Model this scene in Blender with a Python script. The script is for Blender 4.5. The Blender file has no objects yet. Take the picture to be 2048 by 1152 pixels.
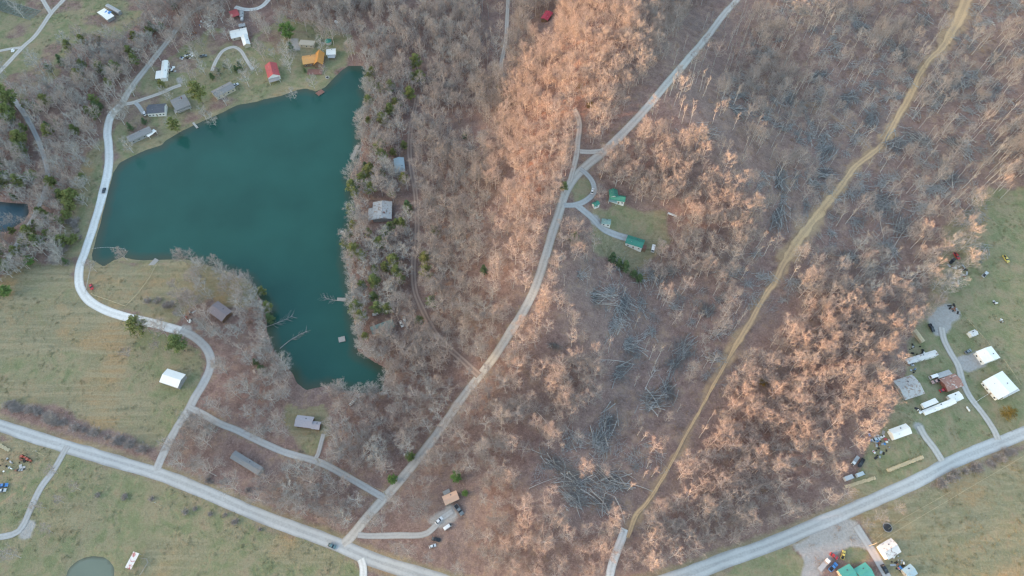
import bpy, math, random
import numpy as np
from mathutils import Vector, Matrix, Euler

R = math.radians
random.seed(7)
rng = np.random.default_rng(11)
SC = bpy.context.scene
COL = SC.collection

# ------------------------------------------------------------------ camera
CAM_H = 380.0
FPX = 1365.0                      # focal length in photo pixels (photo is 2048 wide)
TILT = R(30.0)                    # from straight down
CT, ST = math.cos(TILT), math.sin(TILT)
cam_d = bpy.data.cameras.new('camera')
cam = bpy.data.objects.new('camera', cam_d)
COL.objects.link(cam)
cam.location = (0, 0, CAM_H)
cam.rotation_euler = (TILT, 0, 0)
cam_d.sensor_width = 36.0
cam_d.lens = 36.0 * FPX / 2048.0
cam_d.clip_start = 1.0
cam_d.clip_end = 20000.0
SC.camera = cam

# ------------------------------------------------------------------ sky, sun, exposure
SUN_EL = 7.5
SUN_AZ = 262.0                    # compass bearing of the sun (0 = +Y, 90 = +X)
world = bpy.data.worlds.new('World')
SC.world = world
world.use_nodes = True
wn = world.node_tree
bg = wn.nodes['Background']
sky = wn.nodes.new('ShaderNodeTexSky')
sky.sky_type = 'NISHITA'
sky.sun_disc = False
sky.sun_elevation = R(SUN_EL)
sky.sun_rotation = R(SUN_AZ)
sky.air_density = 1.0
sky.dust_density = 2.2
sky.ozone_density = 0.6
wn.links.new(sky.outputs[0], bg.inputs[0])
bg.inputs[1].default_value = 0.15
sun_d = bpy.data.lights.new('sun', 'SUN')
sun_d.energy = 2.0
sun_d.angle = R(0.6)
sun_d.color = (0.92, 0.43, 0.21)
sun = bpy.data.objects.new('sun', sun_d)
COL.objects.link(sun)
sdir = Vector((math.sin(R(SUN_AZ)) * math.cos(R(SUN_EL)), math.cos(R(SUN_AZ)) * math.cos(R(SUN_EL)), math.sin(R(SUN_EL))))
sun.rotation_euler = (-sdir).to_track_quat('-Z', 'Y').to_euler()
sun.location = (0, 0, 600)
SC.view_settings.view_transform = 'Standard'
SC.view_settings.look = 'None'
SC.view_settings.exposure = 2.58
SC.view_settings.gamma = 1.0
SC.render.engine = 'CYCLES'
SC.cycles.max_bounces = 5
SC.cycles.diffuse_bounces = 3
SC.cycles.transparent_max_bounces = 8
SC.cycles.use_denoising = True
SC.cycles.pixel_filter_type = 'BLACKMAN_HARRIS'
SC.cycles.filter_width = 1.3
SC.cycles.caustics_reflective = False
SC.cycles.caustics_refractive = False

# ------------------------------------------------------------------ picture <-> place
def proj(x, y, z):
    """world -> photo pixels (numpy friendly)"""
    dz = z - CAM_H
    zc = y * ST - dz * CT                 # depth along the view
    yc = y * CT + dz * ST
    return 1024 + FPX * x / zc, 576 - FPX * yc / zc

def ray(px, py):
    u = (px - 1024) / FPX; v = (576 - py) / FPX
    return np.array([u, v * CT + ST, v * ST - CT])

def flat(px, py, z=0.0):
    d = ray(px, py); t = (z - CAM_H) / d[2]
    return d[0] * t, d[1] * t

def in_poly(px, py, poly):
    px = np.asarray(px, float); py = np.asarray(py, float)
    inside = np.zeros(px.shape, bool)
    n = len(poly); j = n - 1
    for i in range(n):
        xi, yi = poly[i]; xj, yj = poly[j]
        if yi != yj:
            c = ((yi > py) != (yj > py)) & (px < (xj - xi) * (py - yi) / (yj - yi) + xi)
            inside ^= c
        j = i
    return inside

def seg_dist(x, y, pts, closed=False):
    x = np.asarray(x, float); y = np.asarray(y, float)
    best = np.full(x.shape, 1e9)
    n = len(pts)
    for i in range(n if closed else n - 1):
        ax, ay = pts[i][:2]; bx, by = pts[(i + 1) % n][:2]
        dx, dy = bx - ax, by - ay
        L = dx * dx + dy * dy + 1e-9
        t = np.clip(((x - ax) * dx + (y - ay) * dy) / L, 0, 1)
        best = np.minimum(best, np.hypot(x - ax - t * dx, y - ay - t * dy))
    return best

def sstep(a, b, v):
    t = np.clip((v - a) / (b - a), 0, 1)
    return t * t * (3 - 2 * t)

def vnoise(x, y, s, seed=0):
    """cheap smooth value noise in 0..1"""
    x = np.asarray(x, float) / s + 1000.3; y = np.asarray(y, float) / s + 1000.7
    xi = np.floor(x).astype(np.int64); yi = np.floor(y).astype(np.int64)
    fx = x - xi; fy = y - yi
    fx = fx * fx * (3 - 2 * fx); fy = fy * fy * (3 - 2 * fy)
    def h(a, b):
        n = (a * 374761393 + b * 668265263 + seed * 1442695041) & 0xffffffff
        n = ((n ^ (n >> 13)) * 1274126177) & 0xffffffff
        return ((n ^ (n >> 16)) & 0xffff) / 65535.0
    return (h(xi, yi) * (1 - fx) + h(xi + 1, yi) * fx) * (1 - fy) + (h(xi, yi + 1) * (1 - fx) + h(xi + 1, yi + 1) * fx) * fy

LAKE_PX = [(512,204),(527,199),(562,192),(595,180),(612,177),(632,183),(650,175),(667,157),(682,142),(697,132),(724,132),(738,142),
    (735,165),(728,180),(736,196),(728,225),(720,252),(722,282),(718,318),(700,352),(706,388),(712,430),(704,448),(694,478),(692,525),(700,563),
    (704,598),(704,626),(716,676),(714,701),(745,722),(774,738),(764,783),(722,786),(690,780),(652,771),(612,780),(594,766),(586,748),(556,711),(544,693),(534,663),
    (534,640),(540,621),(520,596),(497,560),(462,546),(425,533),(370,518),(325,519),(287,521),(262,518),(245,514),(226,521),(207,533),(196,526),(185,520),(184,508),(200,450),(217,380),
    (227,345),(240,325),(266,312),(292,300),(325,290),(330,282),(360,264),(400,245),(445,225),(475,210)]
POND_PX = [(-40,400),(0,404),(55,408),(58,425),(50,440),(15,463),(-40,468)]
PONDB_PX = [(130,1160),(136,1140),(150,1125),(168,1116),(185,1112),(205,1114),(218,1121),(228,1135),(228,1165),(180,1185)]
LAKE = [flat(*p) for p in LAKE_PX]
POND = [flat(*p) for p in POND_PX]
PONDB = [flat(*p) for p in PONDB_PX]
WATERS = [LAKE, POND, PONDB]

BUMPS = []                        # ridges and knolls: x, y, height, radius along x, radius along y
for (px, py, a, sx, sy) in [(1245,110,25,36,60),(1160,230,23,34,50),(1085,400,21,33,60),(1060,600,15,40,45),(1130,360,6,40,40),
                            (1400,400,24,45,50),(1345,290,20,40,45),(1480,130,8,70,70),(1110,760,9,50,45),(1060,1010,8,45,38),
                            (1660,780,4,50,55),(1590,980,3,50,45),(1760,860,8,30,40),(1330,1090,10,40,35),(1120,1120,8,40,30),(1130,660,8,30,30),(1590,90,14,45,40),(1240,640,-5,30,40),(1190,900,-3,30,35),
                            (120,230,6,60,70),(1010,520,3,30,30)]:
    x, y = flat(px, py)
    BUMPS.append((x, y, a, sx, sy))

def shade_hill_crest(y):
    return 118 + 4 * np.sin(y / 110.0) + 3 * np.sin(y / 47.0 + 1) + 16 * sstep(330, 470, y) + 11 * np.exp(-((y - 130) / 60.0) ** 2)

def ground_z(x, y):
    x = np.asarray(x, float); y = np.asarray(y, float)
    z = np.zeros(np.broadcast(x, y).shape)
    for (bx, by, a, sx, sy) in BUMPS:
        z = z + a * np.exp(-((x - bx) / sx) ** 2 / 2 - ((y - by) / sy) ** 2 / 2)
    z = z + 0.8 * (vnoise(x, y, 60, 3) - 0.5) + 1.2
    dmin = np.full(z.shape, 1e9); ins = np.zeros(z.shape, bool)
    near = (np.abs(x) < 700) & (y < 900)
    if np.any(near):
        xn = x[near] if z.shape else x; yn = y[near] if z.shape else y
        dm = np.full(np.shape(xn), 1e9); im = np.zeros(np.shape(xn), bool)
        for W in WATERS:
            dm = np.minimum(dm, seg_dist(xn, yn, W, True)); im |= in_poly(xn, yn, W)
        if z.shape:
            dmin[near] = dm; ins[near] = im
        else:
            dmin, ins = dm, im
    f = sstep(0, 70, dmin) * 0.85 + 0.15 * sstep(0, 5, dmin)
    zo = np.where(ins, -np.minimum(2.5, dmin * 0.22), z * f + 0.35 * sstep(0, 2.0, dmin))
    # unseen hill added west of the frame, crest shaped to shade the valley
    hx = sstep(-455, -700, x) * (1 - 0.6 * sstep(-760, -1500, x))
    return zo + hx * shade_hill_crest(y)

def gz(x, y):
    return float(ground_z(np.array([x]), np.array([y]))[0])

def P(px, py, h=0.0):
    """photo pixel -> point standing h above the ground there"""
    d = ray(px, py); z = 1.0 + h
    for _ in range(7):
        t = (z - CAM_H) / d[2]
        z = gz(d[0] * t, d[1] * t) + h
    t = (z - CAM_H) / d[2]
    return Vector((d[0] * t, d[1] * t, z))

# ------------------------------------------------------------------ materials
MATS = {}
def new_mat(name):
    m = bpy.data.materials.new(name); m.use_nodes = True
    nt = m.node_tree
    b = nt.nodes['Principled BSDF']
    MATS[name] = m
    return m, nt, b
def N(nt, t, **kw):
    n = nt.nodes.new(t)
    for k, v in kw.items():
        if k.startswith('i_'):
            n.inputs[k[2:].replace('_', ' ')].default_value = v
        else:
            setattr(n, k, v)
    return n
def ramp(nt, fac, stops):
    r = nt.nodes.new('ShaderNodeValToRGB')
    while len(r.color_ramp.elements) < len(stops):
        r.color_ramp.elements.new(0.5)
    for e, (p, c) in zip(r.color_ramp.elements, stops):
        e.position = p
        e.color = (c, c, c, 1) if isinstance(c, (int, float)) else (*c, 1)
    nt.links.new(fac, r.inputs[0])
    return r.outputs[0]
def mix(nt, fac, a, b, mode='MIX'):
    n = nt.nodes.new('ShaderNodeMix'); n.data_type = 'RGBA'; n.blend_type = mode
    for s, v in ((n.inputs[0], fac), (n.inputs[6], a), (n.inputs[7], b)):
        if hasattr(v, 'is_linked'): nt.links.new(v, s)
        elif isinstance(v, (int, float)): s.default_value = v
        else: s.default_value = (*v, 1)
    return n.outputs[2]
def noise(nt, scale, detail=4, rough=0.55, coord=None, dist=0.0):
    n = nt.nodes.new('ShaderNodeTexNoise')
    n.inputs['Scale'].default_value = scale; n.inputs['Detail'].default_value = detail
    n.inputs['Roughness'].default_value = rough; n.inputs['Distortion'].default_value = dist
    if coord is not None: nt.links.new(coord, n.inputs['Vector'])
    return n.outputs[0]
def geo_pos(nt):
    return nt.nodes.new('ShaderNodeNewGeometry').outputs['Position']
def objco(nt):
    return nt.nodes.new('ShaderNodeTexCoord').outputs['Object']
def bump(nt, b, h, strength=0.4, dist=0.1):
    n = nt.nodes.new('ShaderNodeBump'); n.inputs['Strength'].default_value = strength; n.inputs['Distance'].default_value = dist
    nt.links.new(h, n.inputs['Height']); nt.links.new(n.outputs[0], b.inputs['Normal'])
def fm(nt, op, a, b=None):
    n = nt.nodes.new('ShaderNodeMath'); n.operation = op
    for s, v in ((n.inputs[0], a), (n.inputs[1], b)):
        if v is None: continue
        if hasattr(v, 'is_linked'): nt.links.new(v, s)
        else: s.default_value = v
    return n.outputs[0]

def plain(name, col, rough=0.6, metal=0.0, var=0.25, scale=1.2, col2=None, rust=None, rust_amt=0.5):
    """painted / weathered surface: two tones of noise, optional rust blotches"""
    m, nt, b = new_mat(name)
    co = objco(nt)
    c2 = col2 or tuple(c * (1 - var) for c in col)
    f = ramp(nt, noise(nt, scale, 5, 0.6, co), [(0.35, 0.0), (0.68, 1.0)])
    c = mix(nt, f, col, c2)
    if rust:
        k = ramp(nt, noise(nt, 0.45, 6, 0.65, co, 0.6), [(rust_amt, 0.0), (rust_amt + 0.09, 1.0)])
        c = mix(nt, k, c, rust)
    nt.links.new(c, b.inputs['Base Color'])
    b.inputs['Roughness'].default_value = rough; b.inputs['Metallic'].default_value = metal
    return m

def ground_mat():
    m, nt, b = new_mat('ground')
    p = geo_pos(nt)
    cov = nt.nodes.new('ShaderNodeAttribute'); cov.attribute_name = 'cover'
    sep = nt.nodes.new('ShaderNodeSeparateColor'); nt.links.new(cov.outputs['Color'], sep.inputs[0])
    gra = nt.nodes.new('ShaderNodeAttribute'); gra.attribute_name = 'gravel'
    n1 = noise(nt, 0.035, 5, 0.6, p); n2 = noise(nt, 0.16, 5, 0.65, p); n3 = noise(nt, 0.7, 4, 0.7, p); n4 = noise(nt, 0.09, 4, 0.6, p, 0.8)
    # leaf litter
    lit = mix(nt, ramp(nt, n2, [(0.36, 0.0), (0.66, 1.0)]), (0.20, 0.125, 0.110), (0.315, 0.22, 0.195))
    lit = mix(nt, ramp(nt, n1, [(0.4, 0.0), (0.65, 0.7)]), lit, (0.215, 0.165, 0.15))
    lit = mix(nt, ramp(nt, n3, [(0.46, 0.0), (0.7, 0.7)]), lit, (0.115, 0.078, 0.072))
    n6 = noise(nt, 1.3, 3, 0.75, p)
    lit = mix(nt, ramp(nt, n6, [(0.52, 0.0), (0.66, 0.6)]), lit, (0.40, 0.29, 0.235))
    # green grass
    grs = mix(nt, ramp(nt, n2, [(0.35, 0.0), (0.65, 1.0)]), (0.17, 0.19, 0.10), (0.235, 0.24, 0.14))
    grs = mix(nt, ramp(nt, n4, [(0.42, 0.0), (0.62, 0.75)]), grs, (0.30, 0.25, 0.17))
    grs = mix(nt, ramp(nt, n3, [(0.45, 0.0), (0.8, 0.5)]), grs, (0.11, 0.105, 0.055))
    # dry grass
    dry = mix(nt, ramp(nt, n2, [(0.35, 0.0), (0.65, 1.0)]), (0.25, 0.23, 0.152), (0.205, 0.195, 0.125))
    dry = mix(nt, ramp(nt, n4, [(0.46, 0.0), (0.6, 0.7)]), dry, (0.215, 0.205, 0.115))
    dry = mix(nt, ramp(nt, n1, [(0.50, 0.0), (0.62, 0.6)]), dry, (0.40, 0.25, 0.13))
    mp = nt.nodes.new('ShaderNodeMapping'); nt.links.new(p, mp.inputs[0]); mp.inputs['Rotation'].default_value = (0, 0, R(-38)); mp.inputs['Scale'].default_value = (0.02, 0.36, 1)
    n5 = noise(nt, 1.0, 3, 0.55, mp.outputs[0], 0.3)
    dry = mix(nt, ramp(nt, n5, [(0.44, 0.0), (0.6, 0.8)]), dry, (0.31, 0.27, 0.175))
    dry = mix(nt, ramp(nt, n3, [(0.45, 0.0), (0.75, 0.5)]), dry, (0.14, 0.115, 0.072))
    dry = mix(nt, ramp(nt, n6, [(0.52, 0.0), (0.68, 0.5)]), dry, (0.36, 0.31, 0.22))
    grs = mix(nt, ramp(nt, n6, [(0.52, 0.0), (0.68, 0.45)]), grs, (0.31, 0.30, 0.19))
    # yellow clay
    cl = mix(nt, ramp(nt, n2, [(0.35, 0.0), (0.68, 1.0)]), (0.50, 0.355, 0.215), (0.385, 0.27, 0.18))
    cl = mix(nt, ramp(nt, n3, [(0.46, 0.0), (0.72, 0.7)]), cl, (0.24, 0.16, 0.10))
    cl = mix(nt, ramp(nt, n4, [(0.48, 0.0), (0.66, 0.7)]), cl, (0.28, 0.19, 0.135))
    gv = mix(nt, ramp(nt, n3, [(0.3, 0.0), (0.75, 1.0)]), (0.40, 0.39, 0.38), (0.30, 0.285, 0.27))
    edge = fm(nt, 'MULTIPLY', fm(nt, 'SUBTRACT', fm(nt, 'ADD', fm(nt, 'MULTIPLY', n3, 0.5), n2), 0.72), 0.9)
    def sharp(v):
        t = fm(nt, 'ADD', v, edge)
        return ramp(nt, t, [(0.28, 0.0), (0.72, 1.0)])
    c = mix(nt, sharp(sep.outputs[1]), lit, dry)
    c = mix(nt, sharp(sep.outputs[0]), c, grs)
    c = mix(nt, ramp(nt, fm(nt, 'ADD', sep.outputs[2], fm(nt, 'MULTIPLY', edge, 2.2)), [(0.08, 0.0), (0.95, 1.0)]), c, cl)
    c = mix(nt, sharp(gra.outputs['Fac']), c, gv)
    nt.links.new(c, b.inputs['Base Color'])
    b.inputs['Roughness'].default_value = 0.95
    b.inputs['Specular IOR Level'].default_value = 0.1
    h = fm(nt, 'ADD', fm(nt, 'MULTIPLY', n2, 0.6), n3)
    bump(nt, b, h, 0.8, 0.6)
    return m

def road_mat(name, c1, c2, c3, streak=0.0):
    m, nt, b = new_mat(name)
    p = geo_pos(nt)
    n1 = noise(nt, 0.06, 4, 0.6, p); n2 = noise(nt, 0.9, 5, 0.7, p)
    uv = nt.nodes.new('ShaderNodeAttribute'); uv.attribute_name = 'across'     # -1..1 over the width
    c = mix(nt, ramp(nt, n1, [(0.38, 0.0), (0.64, 1.0)]), c1, c2)
    c = mix(nt, ramp(nt, n2, [(0.42, 0.0), (0.72, 0.7)]), c, c3)
    if streak:
        a = fm(nt, 'ABSOLUTE', uv.outputs['Fac'])
        w = fm(nt, 'ADD', a, fm(nt, 'MULTIPLY', fm(nt, 'SUBTRACT', n1, 0.5), 0.5))
        t = ramp(nt, w, [(0.18, 0.0), (0.34, 1.0), (0.62, 1.0), (0.84, 0.0)])
        c = mix(nt, fm(nt, 'MULTIPLY', t, streak), c, tuple(min(0.85, x * 1.35) for x in c1))
        e = ramp(nt, w, [(0.78, 0.0), (1.1, 0.8)])
        c = mix(nt, e, c, c3)
    nt.links.new(c, b.inputs['Base Color'])
    b.inputs['Roughness'].default_value = 0.9
    b.inputs['Specular IOR Level'].default_value = 0.2
    bump(nt, b, n2, 0.3, 0.05)
    return m

def bark_mat(name, c1, c2, c3, leafy=False):
    m, nt, b = new_mat(name)
    oi = nt.nodes.new('ShaderNodeObjectInfo')
    c = ramp(nt, oi.outputs['Random'], [(0.0, c1), (0.5, c2), (1.0, c3)])
    nz = noise(nt, 0.5 if leafy else 0.8, 3, 0.6, objco(nt))
    c = mix(nt, ramp(nt, nz, [(0.38, 0.0), (0.68, 1.0)]), c, mix(nt, 1.0, c, (0.62, 0.62, 0.60), 'MULTIPLY'))
    nt.links.new(c, b.inputs['Base Color'])
    b.inputs['Roughness'].default_value = 0.85
    b.inputs['Specular IOR Level'].default_value = 0.15
    if leafy:
        b.inputs['Subsurface Weight'].default_value = 0.0
    return m

def water_mat(name, deep, shallow):
    m, nt, b = new_mat(name)
    p = geo_pos(nt)
    a = nt.nodes.new('ShaderNodeAttribute'); a.attribute_name = 'depth'
    n = noise(nt, 0.02, 3, 0.5, p)
    c = mix(nt, ramp(nt, n, [(0.35, 0.0), (0.7, 1.0)]), deep, tuple(x * 1.30 for x in deep))
    s = fm(nt, 'ADD', a.outputs['Fac'], fm(nt, 'MULTIPLY', fm(nt, 'SUBTRACT', noise(nt, 0.12, 4, 0.6, p), 0.5), 0.35))
    c = mix(nt, ramp(nt, s, [(0.06, 1.0), (0.5, 0.0)]), c, shallow)
    nt.links.new(c, b.inputs['Base Color'])
    b.inputs['Roughness'].default_value = 0.06
    b.inputs['IOR'].default_value = 1.33
    w = noise(nt, 0.55, 5, 0.6, p)
    bump(nt, b, w, 0.30, 0.25)
    return m

M_GROUND = ground_mat()
M_ASPH = road_mat('asphalt_pale', (0.43, 0.44, 0.445), (0.36, 0.37, 0.375), (0.27, 0.27, 0.27), 0.35)
M_GRAV = road_mat('gravel_grey', (0.46, 0.44, 0.415), (0.40, 0.375, 0.345), (0.30, 0.27, 0.24), 0.3)
M_GRAVW = road_mat('gravel_white', (0.66, 0.66, 0.65), (0.58, 0.575, 0.56), (0.44, 0.43, 0.41), 0.25)
M_TRACK = road_mat('track_dirt', (0.29, 0.225, 0.195), (0.25, 0.185, 0.155), (0.19, 0.13, 0.11), 0.75)
M_DRIVE = road_mat('driveway_grey', (0.40, 0.405, 0.41), (0.35, 0.35, 0.35), (0.28, 0.27, 0.26), 0.2)
M_CLAY = road_mat('clay_track', (0.56, 0.385, 0.22), (0.44, 0.305, 0.19), (0.28, 0.195, 0.14), 0.3)
M_LAKE = water_mat('lake_water', (0.016, 0.069, 0.059), (0.05, 0.07, 0.052))
M_POND = water_mat('pond_water', (0.022, 0.06, 0.085), (0.04, 0.05, 0.05))
M_PONDB = water_mat('muddy_water', (0.13, 0.155, 0.125), (0.10, 0.105, 0.075))

M_BARK = bark_mat('bark_wood', (0.58, 0.51, 0.465), (0.50, 0.445, 0.42), (0.62, 0.56, 0.52))
M_TWIG = bark_mat('twig_bare', (0.45, 0.37, 0.33), (0.40, 0.35, 0.33), (0.45, 0.40, 0.375))
M_PALEB = bark_mat('bark_pale', (0.60, 0.58, 0.55), (0.64, 0.61, 0.57), (0.54, 0.52, 0.50))
M_PALET = bark_mat('twig_pale', (0.46, 0.45, 0.43), (0.50, 0.475, 0.45), (0.41, 0.40, 0.385))
M_SLIMB = bark_mat('bark_slender', (0.52, 0.50, 0.48), (0.62, 0.58, 0.55), (0.45, 0.44, 0.435))
M_SLIMT = bark_mat('twig_slender', (0.42, 0.345, 0.30), (0.37, 0.335, 0.315), (0.45, 0.365, 0.31))
M_PINE = bark_mat('needles_pine', (0.26, 0.28, 0.10), (0.20, 0.25, 0.10), (0.29, 0.285, 0.11), True)
M_CEDAR = bark_mat('needles_cedar', (0.15, 0.22, 0.11), (0.175, 0.245, 0.115), (0.13, 0.19, 0.105), True)
M_BRIGHT = bark_mat('needles_bright', (0.18, 0.275, 0.09), (0.165, 0.28, 0.085), (0.21, 0.27, 0.095), True)
M_GOLD = bark_mat('leaves_gold', (0.30, 0.19, 0.05), (0.26, 0.18, 0.05), (0.22, 0.17, 0.05), True)
M_TRUNK = plain('trunk_brown', (0.17, 0.135, 0.11), 0.9)
M_SHRUB = bark_mat('twig_shrub', (0.38, 0.34, 0.33), (0.43, 0.38, 0.36), (0.34, 0.315, 0.315))
M_TUFT = bark_mat('dry_tuft', (0.42, 0.30, 0.20), (0.38, 0.26, 0.18), (0.33, 0.25, 0.21))
M_LOG = bark_mat('log_grey', (0.37, 0.37, 0.37), (0.48, 0.47, 0.455), (0.28, 0.285, 0.29))
M_SLASH = bark_mat('slash_twigs', (0.22, 0.225, 0.235), (0.27, 0.27, 0.27), (0.18, 0.185, 0.195))  # darker than the logs: shade of the gaps put into the colour
M_LOGW = plain('log_pale', (0.55, 0.50, 0.46), 0.85)

# buildings, vehicles
M_WHITE = plain('paint_white', (0.78, 0.78, 0.76), 0.55, var=0.1)
M_RWHITE = plain('roof_white', (0.80, 0.80, 0.77), 0.45, var=0.06)
M_RGREY = plain('roof_grey', (0.40, 0.41, 0.42), 0.55, var=0.16)
M_RDGREY = plain('roof_dark', (0.10, 0.11, 0.135), 0.7, var=0.25)
M_RSHING = plain('roof_shingle', (0.26, 0.26, 0.265), 0.9, var=0.2, scale=2.5)
M_RGREEN = plain('roof_green', (0.045, 0.235, 0.175), 0.5, var=0.18)
M_RTEAL = plain('roof_teal', (0.10, 0.38, 0.31), 0.5, var=0.12)
M_RPTEAL = plain('roof_pale_teal', (0.24, 0.36, 0.335), 0.7, var=0.2)
M_RRED = plain('roof_red', (0.50, 0.095, 0.10), 0.55, var=0.18)
M_RPINKRED = plain('roof_crimson', (0.52, 0.06, 0.10), 0.5, var=0.1)
M_RORANGE = plain('roof_orange', (0.66, 0.34, 0.12), 0.55, var=0.1)
M_RORANGE2 = plain('roof_orange_deep', (0.58, 0.26, 0.06), 0.55, var=0.1)
M_RPEACH = plain('roof_peach', (0.68, 0.42, 0.29), 0.55, var=0.06)
M_RBEIGE = plain('roof_beige', (0.47, 0.42, 0.34), 0.7, var=0.1)
M_RMAUVE = plain('roof_mauve', (0.30, 0.25, 0.26), 0.7, var=0.12)
M_RPLUM = plain('roof_lilac', (0.40, 0.37, 0.40), 0.65, var=0.1)
M_RBLUE = plain('roof_pale_blue', (0.40, 0.50, 0.55), 0.5, var=0.1)
M_RRUSTW = plain('roof_white_rust', (0.66, 0.66, 0.65), 0.6, var=0.12, rust=(0.22, 0.15, 0.13), rust_amt=0.55)
M_RRUSTG = plain('roof_grey_rust', (0.48, 0.48, 0.475), 0.65, var=0.15, rust=(0.30, 0.235, 0.20), rust_amt=0.5)
M_RRUST = plain('roof_rust', (0.36, 0.20, 0.16), 0.75, var=0.2, rust=(0.58, 0.55, 0.53), rust_amt=0.56)
M_RSTRIPE = plain('roof_red_white', (0.70, 0.68, 0.67), 0.6, var=0.1, rust=(0.42, 0.12, 0.12), rust_amt=0.5)
M_WBEIGE = plain('wall_beige', (0.50, 0.45, 0.36), 0.8, var=0.1)
M_WBROWN = plain('wall_brown', (0.20, 0.13, 0.09), 0.85)
M_WGREY = plain('wall_grey', (0.35, 0.35, 0.35), 0.8)
M_WRED = plain('wall_brick', (0.28, 0.12, 0.09), 0.9)
M_GLASS, nt_, b_ = new_mat('window_glass')
b_.inputs['Base Color'].default_value = (0.03, 0.04, 0.05, 1); b_.inputs['Roughness'].default_value = 0.08
M_DOOR = plain('door_paint', (0.30, 0.22, 0.17), 0.6)
M_WOOD = plain('wood_grey', (0.37, 0.355, 0.34), 0.9, var=0.25, scale=3)
M_WOODR = plain('wood_redbrown', (0.26, 0.135, 0.11), 0.9, var=0.25, scale=3)
M_WOODT = plain('wood_tan', (0.55, 0.47, 0.32), 0.9, var=0.2, scale=3)
M_TYRE = plain('rubber', (0.03, 0.03, 0.03), 0.9)
M_STEEL = plain('steel', (0.45, 0.46, 0.47), 0.4, 0.6)
M_RUSTY = plain('rusty_iron', (0.30, 0.15, 0.10), 0.9, var=0.35)
M_LAMP = plain('lamp_lens', (0.75, 0.75, 0.70), 0.2)
M_ROPE = plain('rope_pale', (0.55, 0.56, 0.55), 0.8)
M_WIRE = plain('wire_sunlit_fence_tan', (0.55, 0.45, 0.28), 0.7)  # golden tan puts the wire's sunlit look into its colour; fences share it
M_BLACK = plain('black_mesh', (0.03, 0.03, 0.035), 0.8)
M_TARP = plain('tarp_blue', (0.06, 0.26, 0.62), 0.5)
M_NET = plain('garden_net', (0.20, 0.235, 0.20), 0.9, var=0.45, scale=0.6)
M_STONE = plain('stone_pale', (0.50, 0.49, 0.46), 0.9)
_paints = {}
def paint(name, col, rough=0.3):
    if name not in _paints:
        m = plain('paint_' + name, col, rough, var=0.06)
        m.node_tree.nodes['Principled BSDF'].inputs['Coat Weight'].default_value = 0.4
        _paints[name] = m
    return _paints[name]

# ------------------------------------------------------------------ mesh helpers
class MB:
    def __init__(s): s.v = []; s.f = []; s.m = []; s.mi = 0
    def add(s, vs, fs):
        o = len(s.v); s.v.extend([tuple(v) for v in vs])
        s.f.extend([tuple(o + i for i in f) for f in fs]); s.m.extend([s.mi] * len(fs))
        return s
    def hexa(s, p):
        return s.add(p, [(0,3,2,1),(4,5,6,7),(0,1,5,4),(1,2,6,5),(2,3,7,6),(3,0,4,7)])
    def box(s, c, d, rz=0.0):
        cx, cy, cz = c; a, b, h = d[0]/2, d[1]/2, d[2]/2
        k, q = math.cos(rz), math.sin(rz)
        pts = []
        for z in (-h, h):
            for (x, y) in ((-a,-b),(a,-b),(a,b),(-a,b)):
                pts.append((cx + x*k - y*q, cy + x*q + y*k, cz + z))
        return s.hexa(pts)
    def tube(s, p0, p1, r0, r1=None, n=6, cap=True):
        p0 = Vector(p0); p1 = Vector(p1); r1 = r0 if r1 is None else r1
        d = (p1 - p0); d = d.normalized() if d.length > 1e-6 else Vector((0,0,1))
        a = d.orthogonal().normalized(); b = d.cross(a)
        vs = []
        for p, r in ((p0, r0), (p1, r1)):
            for i in range(n):
                t = 2*math.pi*i/n
                vs.append(p + a*(math.cos(t)*r) + b*(math.sin(t)*r))
        fs = [(i, (i+1) % n, n+(i+1) % n, n+i) for i in range(n)]
        if cap: fs += [tuple(range(n-1, -1, -1)), tuple(range(n, 2*n))]
        return s.add(vs, fs)
    def strip(s, p0, p1, w, side=None):
        p0 = Vector(p0); p1 = Vector(p1); d = p1 - p0
        if side is None:
            side = Vector((random.gauss(0,1), random.gauss(0,1), random.gauss(0,1)))
        q = d.cross(side)
        if q.length < 1e-6: q = d.orthogonal()
        q = q.normalized() * (w/2)
        return s.add([p0-q, p0+q, p1+q*0.5, p1-q*0.5], [(0,1,2,3)])
    def extrude(s, prof, axis_len, center=True):
        """profile in (x,z), extruded along y"""
        n = len(prof); y0 = -axis_len/2 if center else 0; y1 = y0 + axis_len
        vs = [(x, y0, z) for x, z in prof] + [(x, y1, z) for x, z in prof]
        fs = [(i, (i+1) % n, n+(i+1) % n, n+i) for i in range(n)] + [tuple(range(n-1,-1,-1)), tuple(range(n, 2*n))]
        return s.add(vs, fs)
    def xf(s, M):
        s.v = [tuple(M @ Vector(v)) for v in s.v]; return s
    def mesh(s, name, mats):
        me = bpy.data.meshes.new(name)
        me.from_pydata(s.v, [], s.f)
        for m in (mats if isinstance(mats, (list, tuple)) else [mats]): me.materials.append(m)
        if any(s.m): me.polygons.foreach_set('material_index', s.m)
        me.update()
        return me
    def build(s, name, mats, parent=None, loc=None):
        return obj(name, s.mesh(name, mats), parent, loc)

def obj(name, me, parent=None, loc=None, rot=None):
    o = bpy.data.objects.new(name, me)
    COL.objects.link(o)
    if parent is not None: o.parent = parent
    if loc is not None: o.location = loc
    if rot is not None: o.rotation_euler = rot
    return o
def tag(o, label=None, cat=None, group=None, kind=None):
    if label: o['label'] = label
    if cat: o['category'] = cat
    if group: o['group'] = group
    if kind: o['kind'] = kind
    return o
def thing(name, label, cat, loc, rz=0.0, group=None):
    o = bpy.data.objects.new(name, None); COL.objects.link(o)
    o.empty_display_size = 0.5
    o.location = loc; o.rotation_euler = (0, 0, rz)
    return tag(o, label, cat, group)

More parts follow.
